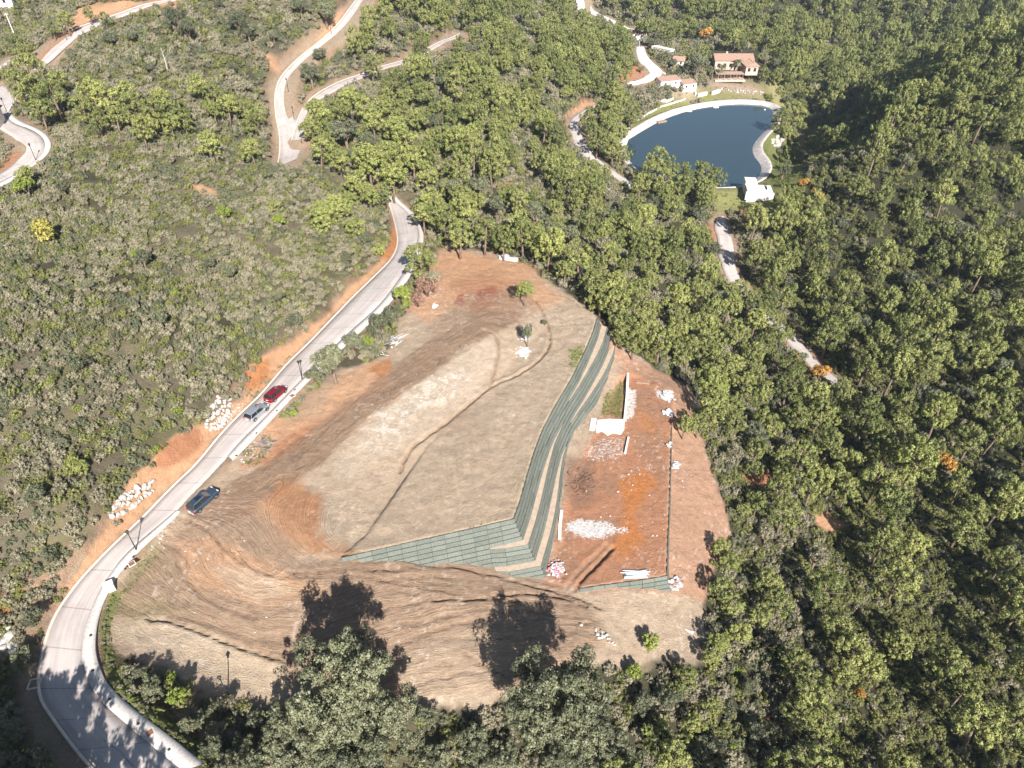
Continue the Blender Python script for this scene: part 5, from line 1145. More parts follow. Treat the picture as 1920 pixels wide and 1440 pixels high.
    if suv:
        for sy_ in (-1, 1): mb = MB(); mb.tube([(x1 + .1, sy_ * wt * .92, g1 + .1), (x2 - .1, sy_ * wt * .92, g1 + .1)], .025, 5); mb.obj('roof_rail', M['steel'], root)
        mb = MB(); mb.box(((x1 + x2) / 2 + .2, 0, g1 + .065), (.8, wt * 1.1, .012)); mb.obj('sunroof', M['glass'], root)
build_car('parked_car', 'dark blue estate car parked on the brown dirt beside the road', 366, 958, 400, 928, paint_mat('dark blue paint', (.05, .085, .13), .5), 4.5, 1.84, 1.58, True, False)
build_car('parked_car', 'silver hatchback on the road, the lower of the two cars', 468, 792, 498, 766, paint_mat('silver paint', (.42, .45, .48), .6))
build_car('parked_car', 'dark red hatchback on the road just above the silver car', 504, 757, 533, 731, paint_mat('dark red paint', (.20, .008, .02), .3), 4.2)

# ------------------------------------------------------------------ street lamps, cabinet, covers
def lamp(px, py, label, h=3.9, mt='black'):
    q = ground_pt(px, py); r = empty('street_lamp', q); tag(r, label, 'street lamp', 'street lamps along the roads')
    mb = MB(); mb.tube([(0, 0, -.1), (0, 0, .35)], [.16, .12], 8); mb.obj('base', M[mt], r)
    mb = MB(); mb.tube([(0, 0, .3), (0, 0, h * .5), (0, 0, h - .55)], [.085, .06, .05], 8); mb.obj('pole', M[mt], r)
    mb = MB(); mb.tube([(0, 0, h - .55), (0, 0, h - .15)], [.11, .2], 6); mb.obj('lantern', M['glass'], r)
    mb = MB(); mb.tube([(0, 0, h - .15), (0, 0, h - .1), (0, 0, h + .08), (0, 0, h + .18)], [.26, .26, .08, .02], 6); mb.obj('cap', M[mt], r)
for a in [(257, 1033, 'black street lamp on the lower bend with its long shadow on the road'), (567, 712, 'black street lamp beside the large oak above the red car'), (68, 302, 'street lamp on the outside of the hairpin bend'), (15, 214, 'street lamp at the neck of the hairpin bend'), (427, 1302, 'black street lamp on the pale bank below the site, mostly in shade'),
          (126, 76, 'street lamp beside the top left road'), (541, 172, 'street lamp on the inside of the upper forked road'), (552, 225, 'street lamp at the tip of the island in the fork'), (566, 268, 'street lamp at the lower end of the fork'), (622, 67, 'street lamp on the upper part of the forked road'), (782, 408, 'small lamp on the pavement at the top of the main road bend')]: lamp(*a)
q = ground_pt(208, 1105); r = empty('utility_cabinet', q, .6); tag(r, 'white utility cabinet on the pavement inside the lower bend', 'utility cabinet')
mb = MB(); mb.box((0, 0, .5), (1.0, .75, 1.2)); mb.obj('body', M['white'], r); mb = MB(); mb.box((0, 0, 1.14), (1.12, .87, .08)); mb.obj('lid', M['white'], r)
for sx_ in (-.24, .24): mb = MB(); mb.box((sx_, -.385, .5), (.44, .03, .95)); mb.obj('door', M['plaster'], r)
def on_walk(px, py, h=.16):
    q = P(px, py, 0)[0]; z = float(near_z('main', q[None, :2])[0]) + h; dx, dy, dv = ray(px, py); t_ = (z - CAMZ) / dv; return Vector((dx * t_, dy * t_, z))
for (x, y, l) in [(281, 1374, 'rusty square cover on the pavement near the bottom edge'), (247, 1057, 'rusty square cover on the pavement beside the lower street lamp'), (548, 742, 'rusty cover on the pavement level with the red car')]:
    q = on_walk(x, y); r = empty('drain_cover', q, .75); tag(r, l, 'drain cover'); mb = MB(); mb.box((0, 0, 0), (.85, .85, .05)); mb.obj('frame', M['kerb'], r); mb = MB(); mb.box((0, 0, .03), (.62, .62, .04)); mb.obj('plate', M['rust'], r)
for (x, y, l) in [(170, 1191, 'first'), (174, 1257, 'second'), (206, 1311, 'third'), (259, 1357, 'fourth'), (317, 1405, 'fifth'), (250, 1044, 'the one beside the lower lamp'), (235, 1066, 'the one below the rusty cover by the lamp'), (481, 812, 'the one below the silver car'), (519, 770, 'the one right of the silver car'), (553, 731, 'the one right of the red car'), (443, 854, 'the one where the upper pavement begins')]:
    q = on_walk(x, y, .145); mb = MB(); mb.tube([(0, 0, -.02), (0, 0, .03)], .16, 10); o = mb.obj('inspection_cap', M['black'], None, q); tag(o, 'small dark round cap in the pavement, ' + l + (' up the bend from the top' if l in ('first', 'second', 'third', 'fourth', 'fifth') else ''), 'cover', 'small dark caps in the pavement')
q = ground_pt(65, 1283); r = empty('concrete_frame', q, .2); tag(r, 'small square concrete drain box at the left edge of the lower bend', 'drain box')
for k_ in range(4): mb = MB(); a_ = k_ * math.pi / 2; mb.box((math.cos(a_) * .55, math.sin(a_) * .55, .05), (.1, 1.1, .3), a_); mb.obj('side', M['kerb'], r)
# cracks in the lower road
mb = MB(); q = [on_walk(x, y, .006) for x, y in [(185,1382),(200,1390),(212,1400),(225,1408),(238,1425),(252,1438),(262,1450)]] 
for i in range(len(q) - 1): mb.tube([q[i], q[i + 1]], .022, 4)
q = [on_walk(x, y, .006) for x, y in [(148,1370),(158,1380),(170,1390),(178,1394)]]
for i in range(len(q) - 1): mb.tube([q[i], q[i + 1]], .018, 4)
tag(mb.obj('road_crack', M['black']), 'dark cracks in the concrete of the lower road', kind='structure')
q = ground_pt(33, 80); r = empty('utility_pole', q); tag(r, 'tall pale pole standing in the scrub near the top left corner', 'pole'); mb = MB(); mb.tube([(0, 0, -.2), (0, 0, 8)], [.16, .1], 7); mb.obj('pole', M['plaster'], r); mb = MB(); mb.box((0, 0, 7.7), (1.2, .1, .1)); mb.obj('crossarm', M['plaster'], r)
q = ground_pt(316, 138); r = empty('dead_tree', q); tag(r, 'bare pale trunk of a dead tree in the upper scrub', 'dead tree'); mb = MB(); mb.tube([(0, 0, -.2), (.1, 0, 3), (-.1, .1, 6.5)], [.22, .16, .05], 6); mb.obj('trunk', M['bark_pale'], r)
for k_ in range(7): mb = MB(); a_ = k_ * 2.2; z_ = 2.5 + k_ * .5; mb.tube([(0, 0, z_), (math.cos(a_) * 1.2, math.sin(a_) * 1.2, z_ + .7)], [.07, .02], 4); mb.obj('branch', M['bark_pale'], r)

# ------------------------------------------------------------------ boulders
def rock_mesh(i, flat=.7):
    r = np.random.default_rng(200 + i); bm = bmesh.new(); p = r.normal(size=(22, 3)); p /= np.linalg.norm(p, axis=1)[:, None]; p *= r.uniform(.8, 1.1, (22, 1)) * np.array([1, r.uniform(.6, .9), flat])
    for v in p: bm.verts.new(v)
    bmesh.ops.convex_hull(bm, input=bm.verts); bmesh.ops.delete(bm, geom=[v for v in bm.verts if not v.link_faces], context='VERTS')
    me = bpy.data.meshes.new('boulder'); bm.to_mesh(me); bm.free(); me.materials.append(M['rock']); return me
ROCKS = [rock_mesh(i) for i in range(6)]
def pile(poly, n, s0, s1, label, group, name='boulder', mt=None, stack=.5):
    xs = [p[0] for p in poly]; ys = [p[1] for p in poly]; k = 0; c = (sum(xs) / len(xs), sum(ys) / len(ys)); tries = 0; done = []
    while k < n and tries < 6000:
        tries += 1; a, b = random.uniform(min(xs), max(xs)), random.uniform(min(ys), max(ys))
        if not inside(np.array(a), np.array(b), poly): continue
        q = ground_pt(a, b); s = random.uniform(s0, s1); 
        if any((q.x - d[0]) ** 2 + (q.y - d[1]) ** 2 < (.44 * (s + d[2])) ** 2 for d in done): continue
        done.append((q.x, q.y, s)); o = link(name, random.choice(ROCKS), None, None, (q.x, q.y, q.z + s * .3)); o.scale = (s,) * 3; o.rotation_euler = (random.uniform(-.6, .6), random.uniform(-.6, .6), random.uniform(0, 6.3))
        tag(o, label, 'boulder', group); k += 1
pile([(383,785),(395,765),(408,745),(432,748),(434,775),(424,797),(405,808),(388,803)], 75, .3, .75, 'white boulder in the heap of broken stone on the bank opposite the silver car', 'white boulders on the bank by the cars')
pile([(203,960),(222,938),(262,912),(286,902),(288,922),(258,945),(228,968),(208,972)], 75, .3, .7, 'white boulder in the long row of stone above the road near the blue car', 'white boulders above the road by the blue car')
pile([(-5,1205),(15,1180),(24,1175),(30,1200),(34,1222),(0,1245)], 26, .35, .75, 'grey boulder in the outcrop at the left edge beside the lower bend', 'grey boulders at the left edge')
pile([(1448,258),(1468,255),(1470,270),(1452,280),(1440,272)], 9, .8, 1.7, 'large pale boulder on the right shore of the lake', 'boulders on the right shore of the lake')
pile([(1352,167),(1380,169),(1410,171),(1440,174),(1440,178),(1400,176),(1352,172)], 22, .5, .85, 'white stone in the row edging the terrace above the lake', 'white stones in the row above the lake')
pile([(1175,905),(1180,820),(1240,880),(1290,900),(1250,1010),(1080,1010),(1090,900)], 34, .1, .24, 'small pale stone lying on the red earth of the pad', 'small stones on the red pad')
pile([(300,1010),(480,1000),(600,1120),(900,1180),(700,1250),(500,1200),(300,1130)], 46, .07, .17, 'small pale stone on the tyre-marked earth', 'small stones on the tyre-marked earth')
pile([(660,780),(840,660),(900,680),(800,780),(700,870)], 40, .07, .18, 'small white stone on the pale slope between track and plateau', 'small stones on the pale slope')
pile([(1085,1170),(1130,1185),(1160,1208),(1150,1215),(1110,1190)], 14, .2, .4, 'pale rock in the broken edge right of the standing oak', 'rocks in the broken earth edge')
pile([(740,655),(720,660),(735,640),(752,628)], 6, .2, .4, 'pale rock beside the white sheeting near the roadside strip', 'rocks by the roadside strip')
pile([(455,870),(480,855),(465,845),(450,860)], 7, .18, .32, 'white stone at the lower end of the weedy rubble patch', 'white stones in the rubble patch')

# ------------------------------------------------------------------ things lying on the site
def slab_px(name, poly, h, mt, label, cat, parts=None, z=None):
    q = [ground_pt(a, b) for a, b in poly]; c = sum(q, Vector()) / len(q); zz = sum(p.z for p in q) / len(q) if z is None else z
    mb = MB(); mb.prism([(p.x - c.x, p.y - c.y) for p in q], -.3, h); o = mb.obj(name, mt, None, (c.x, c.y, zz)); tag(o, label, cat); bpy.context.view_layer.update(); return o
def run_px(name, line, wd, h, mt, label, cat, closed=False):
    q = [ground_pt(a, b) for a, b in line]; c = q[0]; r = empty(name, c); tag(r, label, cat, kind='thing')
    for i in range(len(q) - 1):
        d = q[i + 1] - q[i]; L = math.hypot(d.x, d.y); mb = MB(); nn = max(1, int(L / 2.2))
        for k_ in range(nn):
            m_ = q[i] + d * ((k_ + .5) / nn) - c; mb.box((m_.x, m_.y, m_.z + h / 2 - .15), (L / nn + .02, wd, h + .3), math.atan2(d.y, d.x))
        mb.obj('wall_segment', mt, r)
    return r
run_px('foundation_wall', [(1177,702),(1175,745),(1171,788)], .42, .55, M['white'], 'thin white foundation wall standing up from the slab on the pad', 'foundation wall')
slab_px('foundation_slab', [(1116,787),(1140,788),(1171,790),(1170,806),(1164,815),(1150,812),(1139,817),(1128,809),(1118,812)], .3, M['plaster'], 'white broken concrete slab beside the tall green wall', 'concrete slab')
run_px('foundation_wall', [(1178,822),(1172,851)], .3, .4, M['white'], 'short white wall stub below the slab', 'foundation wall')
run_px('foundation_wall', [(1053,958),(1050,985),(1049,1012)], .45, .25, M['plaster'], 'low pale footing at the foot of the tall green wall', 'foundation wall')
r = empty('steps', ground_pt(1112, 800)); tag(r, 'flight of small white steps at the left end of the slab', 'steps')
for k_ in range(7): mb = MB(); q = ground_pt(1113 - k_ * .5, 787 + k_ * 3.2); mb.box((q.x - r.location.x, q.y - r.location.y, q.z - r.location.z + .12), (.9, .3, .3)); mb.obj('step', M['plaster'], r)
for k_ in range(11):
    q = ground_pt(1190 + (k_ % 3) * 2 + random.uniform(-3, 3), 1071 + k_ * 1.35); mb = MB(); L = random.uniform(2.6, 4.4); a_ = random.uniform(-.12, .12) + .05
    mb.tube([(-L / 2 * math.cos(a_), -L / 2 * math.sin(a_), .12 + .05 * (k_ % 3)), (L / 2 * math.cos(a_), L / 2 * math.sin(a_), .12 + .05 * (k_ % 2))], .085, 8)
    o = mb.obj('pipe', random.choice([M['steel'], M['bluegrey'], M['sheet']]), None, q); tag(o, 'pale pipe in the bundle at the front edge of the red pad', 'pipe', 'pipes at the front edge of the red pad')
def heap(name, px, py, rp, n, mts, label, cat, s0=.15, s1=.5, long=False):
    c = ground_pt(px, py); r = empty(name, c); tag(r, label, cat); by = {}
    for k_ in range(n):
        a, b = px + random.gauss(0, rp * .5), py + random.gauss(0, rp * .45); q = ground_pt(a, b) - c; k2 = random.randrange(len(mts)); mb = by.setdefault(k2, MB()); s = random.uniform(s0, s1)
        if long: a_ = random.uniform(0, 6.3); mb.tube([(q.x, q.y, q.z + .08), (q.x + math.cos(a_) * s * 2.5, q.y + math.sin(a_) * s * 2.5, q.z + random.uniform(.1, .4))], .045, 4)
        else:
            pts_ = [(random.uniform(-1, 1) * s, random.uniform(-1, 1) * s) for _ in range(4)]; z_ = q.z + random.uniform(.05, .3)
            mb.add([(q.x - s, q.y - s * .5, z_), (q.x + s, q.y - s * .6, z_ + random.uniform(-.1, .25)), (q.x + s * .7, q.y + s * .6, z_ + .1), (q.x - s * .8, q.y + s * .5, z_ + random.uniform(-.05, .3)), (q.x, q.y, z_ + .22)], [(0, 1, 4), (1, 2, 4), (2, 3, 4), (3, 0, 4), (0, 3, 2, 1)])
    for k2, mb in by.items(): o = mb.obj('debris', mts[k2], r); o['kind'] = 'stuff'
heap('rubbish_heap', 1044, 1070, 15, 90, [M['pink'], M['trash_white'], M['trash_white']], 'heap of pink and white rubbish at the foot of the wall corner', 'rubbish heap', .1, .3)
heap('rubbish_heap', 982, 660, 11, 60, [M['sheet'], M['trash_white']], 'heap of white sheeting below the slim dark tree', 'rubbish heap', .15, .45)
heap('rubbish_heap', 984, 635, 10, 30, [M['bluegrey'], M['trash_white']], 'grey scraps in the shadow beside the slim dark tree', 'rubbish heap', .1, .3)
heap('rubbish_heap', 1250, 742, 9, 45, [M['sheet'], M['trash_white']], 'white sheeting heaped at the top corner of the red pad', 'rubbish heap', .2, .5)
heap('rubbish_heap', 1252, 775, 7, 24, [M['bluegrey'], M['sheet']], 'grey sheeting below the white heap at the top corner', 'rubbish heap', .2, .5)
heap('rubbish_heap', 1267, 875, 6, 24, [M['bluegrey'], M['trash_white']], 'strip of grey plastic beside the right side of the pad', 'rubbish heap', .2, .5)
heap('rubbish_heap', 1268, 1095, 11, 50, [M['trash_white'], M['bluegrey'], M['brown_wood']], 'rubble and rubbish at the lower right corner of the pad', 'rubbish heap', .15, .4)
heap('rubbish_heap', 1254, 835, 5, 14, [M['trash_white']], 'small white scraps on the right edge of the pad', 'rubbish heap', .12, .25)
heap('rubbish_heap', 743, 640, 11, 16, [M['sheet'], M['bluegrey']], 'white poles lying at the edge of the roadside strip', 'rubbish heap', .5, 1.0, True)
heap('rubbish_heap', 707, 662, 9, 12, [M['sheet']], 'white poles on the earth below the bright roadside bush', 'rubbish heap', .4, .8, True)
heap('timber_heap', 488, 835, 15, 36, [M['steel'], M['brown_wood'], M['trash_white']], 'grey boards and rubble in the weedy patch below the cars', 'rubble heap', .3, .8, True)
heap('branch_heap', 1092, 905, 20, 80, [M['bark'], M['rust']], 'heap of dark branches on the left part of the red pad', 'branch heap', .2, .5, True)
heap('branch_heap', 800, 545, 22, 120, [M['russet'] if False else M['bark_pale'], M['pink'] if False else M['terracotta']], 'pale bare branches in the dead brush by the red earth', 'branch heap', .3, .7, True)
slab_px('white_sheet', [(935,481),(950,480),(972,487),(970,491),(950,488),(936,486)], .35, M['sheet'], 'white sheet at the top end of the site below the pines', 'plastic sheet')
heap('rubbish_heap', 817, 575, 4, 10, [M['sheet']], 'white sack beside the dead russet brush', 'rubbish heap', .3, .6)
slab_px('site_plank', [(1193,716),(1218,719),(1218,721),(1193,718)], .2, M['brown_wood'], 'thin dark plank lying across the top of the red pad', 'plank')
slab_px('survey_stick', [(1283,1177),(1300,1188),(1299,1190),(1282,1179)], .15, M['sheet'], 'white pole lying on the bare earth at the right end', 'pole')
# posts of the line along the pad
for k_ in range(12):
    y_ = 812 + k_ * 24; q = ground_pt(1257.5 - k_ * .55, y_); mb = MB(); mb.tube([(0, 0, -.2), (0, 0, .55)], .035, 5); tag(mb.obj('marker_post', M['black'], None, q), 'thin dark post in the line along the right side of the red pad', 'post', 'posts along the right side of the red pad')
# small plant growing out of the front wall
q = at_z([866], [1037], 23.6)[0]; e = empty('wall_plant', (q[0], q[1], 23.6)); tag(e, 'lone green plant growing out of the middle of the front mesh wall', 'plant'); link('foliage', SHRUB[4], None, e, (0, 0, .3)).scale = (.6,) * 3
mb = MB(); mb.tube([(0, 0, -.1), (0, 0, .3)], .03, 4); mb.obj('stem', M['bark'], e)

# ------------------------------------------------------------------ buildings round the lake
def gable(root, cx_, cy_, z_, L, W_, hw_, rise, mt, nm='roof', over=.5, rz=0.0, parts=True):
    """ridge along local x"""
    ro = bpy.data.objects.new(nm, None); COL.objects.link(ro); ro.parent = root; ro.location = (cx_, cy_, z_); ro.rotation_euler = (0, 0, rz)
    mb = MB(); l, w_ = L / 2 + over, W_ / 2 + over; lo = -rise * over / (W_ / 2)
    mb.add([(-l, -w_, lo), (l, -w_, lo), (l, 0, rise), (-l, 0, rise), (-l, w_, lo), (l, w_, lo), (-l, -w_, lo - .15), (l, -w_, lo - .15), (-l, w_, lo - .15), (l, w_, lo - .15)],
           [(0, 1, 2, 3), (3, 2, 5, 4), (6, 7, 1, 0), (4, 5, 9, 8), (0, 3, 4, 8, 6), (1, 7, 9, 5, 2), (6, 8, 9, 7)])
    mb.obj('slope', mt, ro)
    mb = MB(); mb.tube([(-l, 0, rise + .03), (l, 0, rise + .03)], .16, 6); mb.obj('ridge', mt, ro)
    rows = MB()
    for k_ in range(int(2 * l / .55)):
        x_ = -l + .3 + k_ * .55
        for sg in (-1, 1): rows.tube([(x_, sg * w_, lo + .05), (x_, sg * .1, rise + .02)], .09, 4)
    o = rows.obj('tile_rows', mt, ro); o['kind'] = 'stuff'
    return ro
def box_part(root, nm, c, d, mt, rz=0.0): mb = MB(); mb.box((0, 0, 0), d, 0); o = mb.obj(nm, mt, root, c); o.rotation_euler = (0, 0, rz); return o
def house_root(nm, px, py, label, cat='building', rz=0.0): r = empty(nm, ground_pt(px, py), rz); tag(r, label, cat); return r
r = house_root('tiled_house', 1374, 132, 'house with a long terracotta roof behind palms above the lake', 'house')
M['wallc'] = plain('warm rendered wall', (.46, .35, .29), .9, .15, 1)
box_part(r, 'wall', (0, 4, 2.2), (19, 8, 5.4), M['wallc']); gable(r, 0, 4, 4.95, 19, 8, 0, 1.9, M['terracotta'])
box_part(r, 'wing', (7, -4, 1.8), (6, 8, 4.4), M['wallc']); gable(r, 7, -4, 4.05, 8, 6, 0, 1.4, M['terracotta'], rz=math.pi / 2)
for x_ in (-7.5, -4.5, -1.5, 1.5): box_part(r, 'window', (x_, -.06, 2.4), (1.4, .12, 1.7), M['dark'])
for x_ in (5.6, 8.4): box_part(r, 'window', (x_, -8.06, 2.2), (1.2, .12, 1.6), M['dark'])
box_part(r, 'door', (3, -.06, 1.1), (1.3, .12, 2.6), M['brown_wood'])
box_part(r, 'chimney', (-3, 5.5, 6.8), (.9, .9, 1.6), M['wallc'])
r2 = house_root('pergola', 1366, 150, 'brown timber pergola and terrace in front of the tiled house', 'pergola')
box_part(r2, 'terrace', (0, 0, .25), (15, 6, .8), M['wallc'])
for x_ in (-6, -3, 0, 3, 6):
    for y_ in (-2.5, 2.5): box_part(r2, 'post', (x_, y_, 1.9), (.25, .25, 2.6), M['brown_wood'])
for k_ in range(7): box_part(r2, 'beam', (0, -2.7 + k_ * .9, 3.3), (13.5, .16, .2), M['brown_wood'])
def palm(px, py, h, label):
    q = ground_pt(px, py); e = empty('palm_tree', q, random.uniform(0, 6)); tag(e, label, 'palm tree', 'palms in front of the tiled house')
    mb = MB(); mb.tube([(0, 0, -.2), (.1, 0, h * .5), (0, 0, h)], [.3, .24, .22], 8); mb.obj('trunk', M['bark'], e)
    for k_ in range(20):
        a_ = k_ * 2.4; el = .9 - 1.5 * (k_ / 20); L = 2.7; mb = MB(); pv = None; nn = 6; w0 = .36; rows_ = []
        for i in range(nn + 1):
            t_ = i / nn; rr = L * t_ * math.cos(el * (1 - t_ * .6)); zz = h + L * (t_ * math.sin(el) - .55 * t_ * t_); ww = w0 * math.sin(math.pi * min(1, t_ * .85 + .12)) + .03
            ca_, sa_ = math.cos(a_), math.sin(a_); rows_.append([(rr * ca_ - ww * sa_, rr * sa_ + ww * ca_, zz - .12), (rr * ca_, rr * sa_, zz), (rr * ca_ + ww * sa_, rr * sa_ - ww * ca_, zz - .12)])
        mb.add([p for r_ in rows_ for p in r_], [f for i in range(nn) for f in ((i * 3, i * 3 + 1, i * 3 + 4, i * 3 + 3), (i * 3 + 1, i * 3 + 2, i * 3 + 5, i * 3 + 4))]); mb.obj('frond', M['palm'], e)
for a in [(1334, 150, 5.5, 'leftmost palm in front of the tiled house'), (1351, 148, 6.0, 'second palm from the left in front of the tiled house'), (1380, 138, 6.0, 'palm standing by the wing of the tiled house'), (1404, 150, 5.0, 'palm at the right end of the tiled house'), (1421, 150, 4.5, 'low palm right of the tiled house')]: palm(*a)
def shed(nm, px, py, L, W_, h, rz, wall, roof_m, label, kind='flat', cat='building'):
    r = house_root(nm, px, py, label, cat, rz); box_part(r, 'wall', (0, 0, h / 2 - .4), (L, W_, h + .8), wall)
    if kind == 'flat': box_part(r, 'roof', (0, 0, h + .12), (L + .3, W_ + .3, .2), roof_m)
    elif kind == 'shed':
        mb = MB(); l, w_ = L / 2 + .2, W_ / 2 + .3; mb.add([(-l, -w_, h), (l, -w_, h), (l, w_, h + .9), (-l, w_, h + .9), (-l, -w_, h - .15), (l, -w_, h - .15), (l, w_, h), (-l, w_, h)], [(0, 1, 2, 3), (4, 7, 6, 5), (0, 4, 5, 1), (1, 5, 6, 2), (2, 6, 7, 3), (3, 7, 4, 0)]); mb.obj('roof', roof_m, r)
    else: gable(r, 0, 0, h, L, W_, 0, 1.2, roof_m)
    for x_ in (-L / 4, L / 4): box_part(r, 'window', (x_, -W_ / 2 - .03, h * .55), (.9, .08, 1.0), M['dark'])
    return r
shed('low_building', 1252, 160, 11, 5, 2.9, .35, M['white'], M['terracotta'], 'long white building with a pinkish roof left of the garden walls', 'shed')
shed('low_building', 1288, 166, 7.5, 4.5, 2.9, .35, M['white'], M['terracotta'], 'second white building with a pinkish roof, nearer the lake', 'shed')
shed('gatehouse', 1199, 74, 7, 5, 3.4, -.5, M['white'], M['red_tile'], 'white gatehouse at the top of the driveway')
shed('gatehouse', 1211, 62, 9, 4.5, 3.2, 1.0, M['white'], M['red_tile'], 'small house with a bright red tiled roof among the trees', 'gable')
shed('low_building', 1242, 100, 13, 3.2, 2.6, -.85, M['white'], M['plaster'], 'narrow white building slanting above the driveway', 'flat')
shed('low_building', 1272, 122, 5, 4, 2.8, -.3, M['plaster'], M['terracotta'], 'small pale building half hidden left of the dark tall tree', 'gable')
r = shed('pump_house', 1420, 369, 7.5, 5.5, 2.6, -.15, M['white'], M['white'], 'white flat roofed pump house on the dam below the lake', 'flat')
box_part(r, 'upper_block', (-2.2, 4.6, 1.6), (3.6, 4.4, 4.2), M['white']); box_part(r, 'parapet', (0, -2.9, 1.3), (8.6, .35, 2.6), M['white']); box_part(r, 'railing', (2.2, .5, 3.0), (.1, 3.2, .7), M['black'])
for a in [([(1222,123),(1240,135),(1262,150)], .6, .5, 'white wall edging the driveway down to the low buildings'), ([(1292,170),(1300,174),(1304,180)], .5, 1.3, 'left one of the white retaining walls above the lake'), ([(1308,182),(1325,178)], .5, 1.6, 'middle white retaining wall above the lake'), ([(1334,178),(1350,173)], .5, 1.6, 'right white retaining wall above the lake'),
          ([(1227,180),(1232,188),(1248,192),(1262,186)], .5, .8, 'curved white wall round the small tree by the lake'), ([(1155,252),(1180,240),(1210,216),(1240,200),(1285,186)], .4, .35, 'long pale edging wall above the left shore of the lake'), ([(1180,157),(1200,155),(1222,148)], .6, .8, 'white wall on the near side of the driveway'),
          ([(1120,-2),(1128,8)], .5, .5, 'short white wall at the top edge')]:
    run_px('garden_wall', a[0], a[1], a[2], M['white'], a[3], 'wall')
q = ground_pt(1198, 92); mb = MB(); mb.tube([(0, 0, -.2), (0, 0, 5.5)], .12, 6); tag(mb.obj('gate_post', M['bluegrey'], None, q), 'pale post below the white gatehouse', 'post')
for (x, y, l) in [(1292, 206, 'white float against the top shore of the lake'), (1342, 199, 'second white float at the top shore of the lake')]:
    q = at_z([x], [y + 2], ZW)[0]; mb = MB(); mb.prism([(math.cos(k * .785) * (1.6 if k % 2 else 1.3), math.sin(k * .785) * .9) for k in range(8)], -.1, .3); tag(mb.obj('float', M['white'], None, (q[0], q[1], ZW)), l, 'float')
q = at_z([1434], [206], ZW)[0]; mb = MB(); mb.prism([(math.cos(k * 1.05) * .4, math.sin(k * 1.05) * .4) for k in range(6)], -.1, .3); tag(mb.obj('buoy', M['white'], None, (q[0], q[1], ZW)), 'tiny white buoy near the upper right shore of the lake', 'buoy')
q = at_z([1240], [229], ZW)[0]; mb = MB(); mb.box((0, 0, .25), (4.5, 1.6, .5), .5); tag(mb.obj('jetty', M['brown_wood'], None, (q[0], q[1], ZW)), 'dark small jetty at the left shore of the lake', 'jetty')
shed('low_building', -34, 240, 9, 7, 4, .3, M['plaster'], M['terracotta'], 'pale house corner beside the hairpin bend at the left edge', 'gable')
shed('low_building', 4, 10, 9, 6, 3, .2, M['white'], M['orange'] if False else M['terracotta'], 'white house with an orange roof in the top left corner', 'gable')
for a in [(-6, 262, 7.0)]: 
    q = ground_pt(a[0], a[1]); 
# ------------------------------------------------------------------ labels that single out each grouped tree
bpy.context.view_layer.update()
LM = [((381,940),'the blue car'),((482,778),'the silver car'),((410,775),'the heap of white boulders'),((86,437),'the yellow bush'),((45,270),'the hairpin bend'),((545,290),'the end of the forked road'),((540,150),'the forked road'),((780,100),'the branch road'),((770,420),'the top bend of the main road'),
      ((320,10),'the top edge by the upper left road'),((313,120),'the dead trunk'),((930,480),'the top end of the site'),((1120,620),'the top of the green wall'),((1250,745),'the white heap at the pad corner'),((1258,950),'the right side of the pad'),((1280,1100),'the lower right corner of the pad'),
      ((1420,365),'the white pump house'),((1310,270),'the lake'),((1085,250),'the lane left of the lake'),((1370,115),'the tiled house'),((1200,70),'the gatehouse'),((1450,220),'the right shore of the lake'),((1358,450),'the lane below the dam'),((1520,675),'the visible lane end'),((1542,700),'the orange tree by the lane'),((1775,868),'the orange tree in the right wood'),
      ((1612,1302),'the orange tree at the bottom right'),((1060,1290),'the standing oak'),((640,1300),'the left oak clump'),((1900,0),'the top right corner'),((1900,1430),'the bottom right corner'),((1915,700),'the middle of the right edge'),((1700,400),'the dark ravine'),((903,130),'the mauve leafless tree'),((1000,10),'the middle of the top edge'),((1555,970),'the orange patch right of the pad'),((1425,898),'the small red clearing'),((1915,1050),'the bare patch on the right edge'),
      ((208,1103),'the white cabinet'),((15,1205),'the grey outcrop'),((300,1330),'the strip inside the lower bend'),((1600,20),'the top of the right wood'),((1500,560),'the shaded lane'),((1650,620),'the middle of the right wood'),((1150,400),'the wood below the lake lane'),((1750,1200),'the grey scrub at the bottom right'),((1450,1000),'the scrub right of the pad')]
DIRS = ['right of', 'upper right of', 'above', 'upper left of', 'left of', 'lower left of', 'below', 'lower right of']
ORD = ['', 'second ', 'third ', 'fourth ', 'fifth ', 'sixth ', 'seventh ', 'eighth ', 'ninth ', 'tenth ', 'eleventh ', 'twelfth ']
bins = {}
bg_ = {}
for o in bpy.data.objects:
    if o.get('category') == 'boulder': bg_.setdefault(o['group'], []).append(o)
for g_, l_ in bg_.items():
    pr = {o.name: tuple(float(v) for v in project(*[np.array(c_) for c_ in o.location])) for o in l_}; used = set()
    for word, key in (('largest', lambda o: -o.scale[0]), ('leftmost', lambda o: pr[o.name][0]), ('rightmost', lambda o: -pr[o.name][0]), ('topmost', lambda o: pr[o.name][1]), ('lowest', lambda o: -pr[o.name][1])):
        o = min((q for q in l_ if q.name not in used), key=key); used.add(o.name); o['label'] = word + ' ' + o['label']
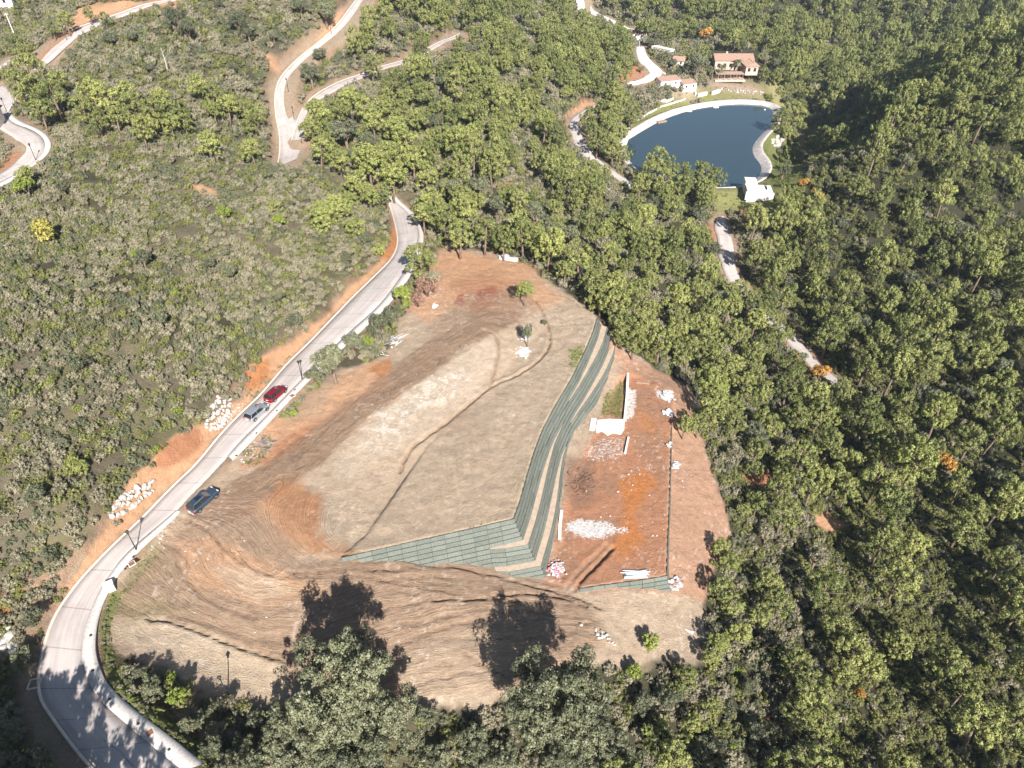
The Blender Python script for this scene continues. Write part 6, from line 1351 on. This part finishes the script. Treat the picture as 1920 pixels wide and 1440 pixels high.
for o in list(bpy.data.objects):
    if o.parent is None and 'group' in o.keys() and o.get('category') in ('pine tree', 'tree', 'bush', 'boulder', 'pipe', 'post'):
        if o.get('category') in ('boulder', 'pipe', 'post') : continue
        x, y, z = o.location; hh = 1.6 * o.scale[2]; a, b = project(np.array(x), np.array(y), np.array(z + hh)); a = float(a); b = float(b)
        if b > 1470 or b < -25: continue
        if o['group'] == 'pines below the lower road bend': continue
        k_, (lx, ly) = min(((i, l[0]) for i, l in enumerate(LM)), key=lambda t_: math.hypot(t_[1][0] - a, t_[1][1] - b))
        d8 = int(round(math.atan2(ly - b, a - lx) / (math.pi / 4))) % 8
        head = o['label'].split(' at the back')[0].split(' leaning')[0].split(' in the ')[0].split(' beside ')[0].split(' scattered')[0].split(' along ')[0].split(' growing')[0].split(' standing')[0].split(' on the')[0].split(' among')[0].split(' just')[0].split(' with its')[0].split(' between')[0].split(', ')[0]
        bins.setdefault((head, k_, d8), []).append((math.hypot(lx - a, ly - b), o.name))
for (head, k_, d8), lst in bins.items():
    lst.sort()
    for j, (_, nm) in enumerate(lst):
        bpy.data.objects[nm]['label'] = (ORD[min(j, 11)] + 'nearest ' if len(lst) > 1 else '') + head + ' ' + DIRS[d8] + ' ' + LM[k_][1]

# ------------------------------------------------------------------ thin haze over the whole valley
bpy.context.view_layer.update()
m = bpy.data.materials.new('thin haze'); m.use_nodes = True; t = m.node_tree; t.nodes.remove(t.nodes['Principled BSDF'])
pv = t.nodes.new('ShaderNodeVolumePrincipled'); pv.inputs['Density'].default_value = HAZE; pv.inputs['Color'].default_value = (.72, .86, 1.0, 1); pv.inputs['Anisotropy'].default_value = .2
t.links.new(pv.outputs[0], t.nodes['Material Output'].inputs['Volume'])
zt = max(float(GZ.max()) + 25, 112); zb = float(GZ.min()) - 1.5; mb = MB(); mb.box(((AX[-1] + AX[0]) / 2, (AY[-1] + AY[0]) / 2, (zt + zb) / 2), (AX[-1] - AX[0] + 30, AY[-1] - AY[0] + 30, zt - zb)); 
tag(mb.obj('haze', m), 'thin pale haze filling the valley', kind='stuff')
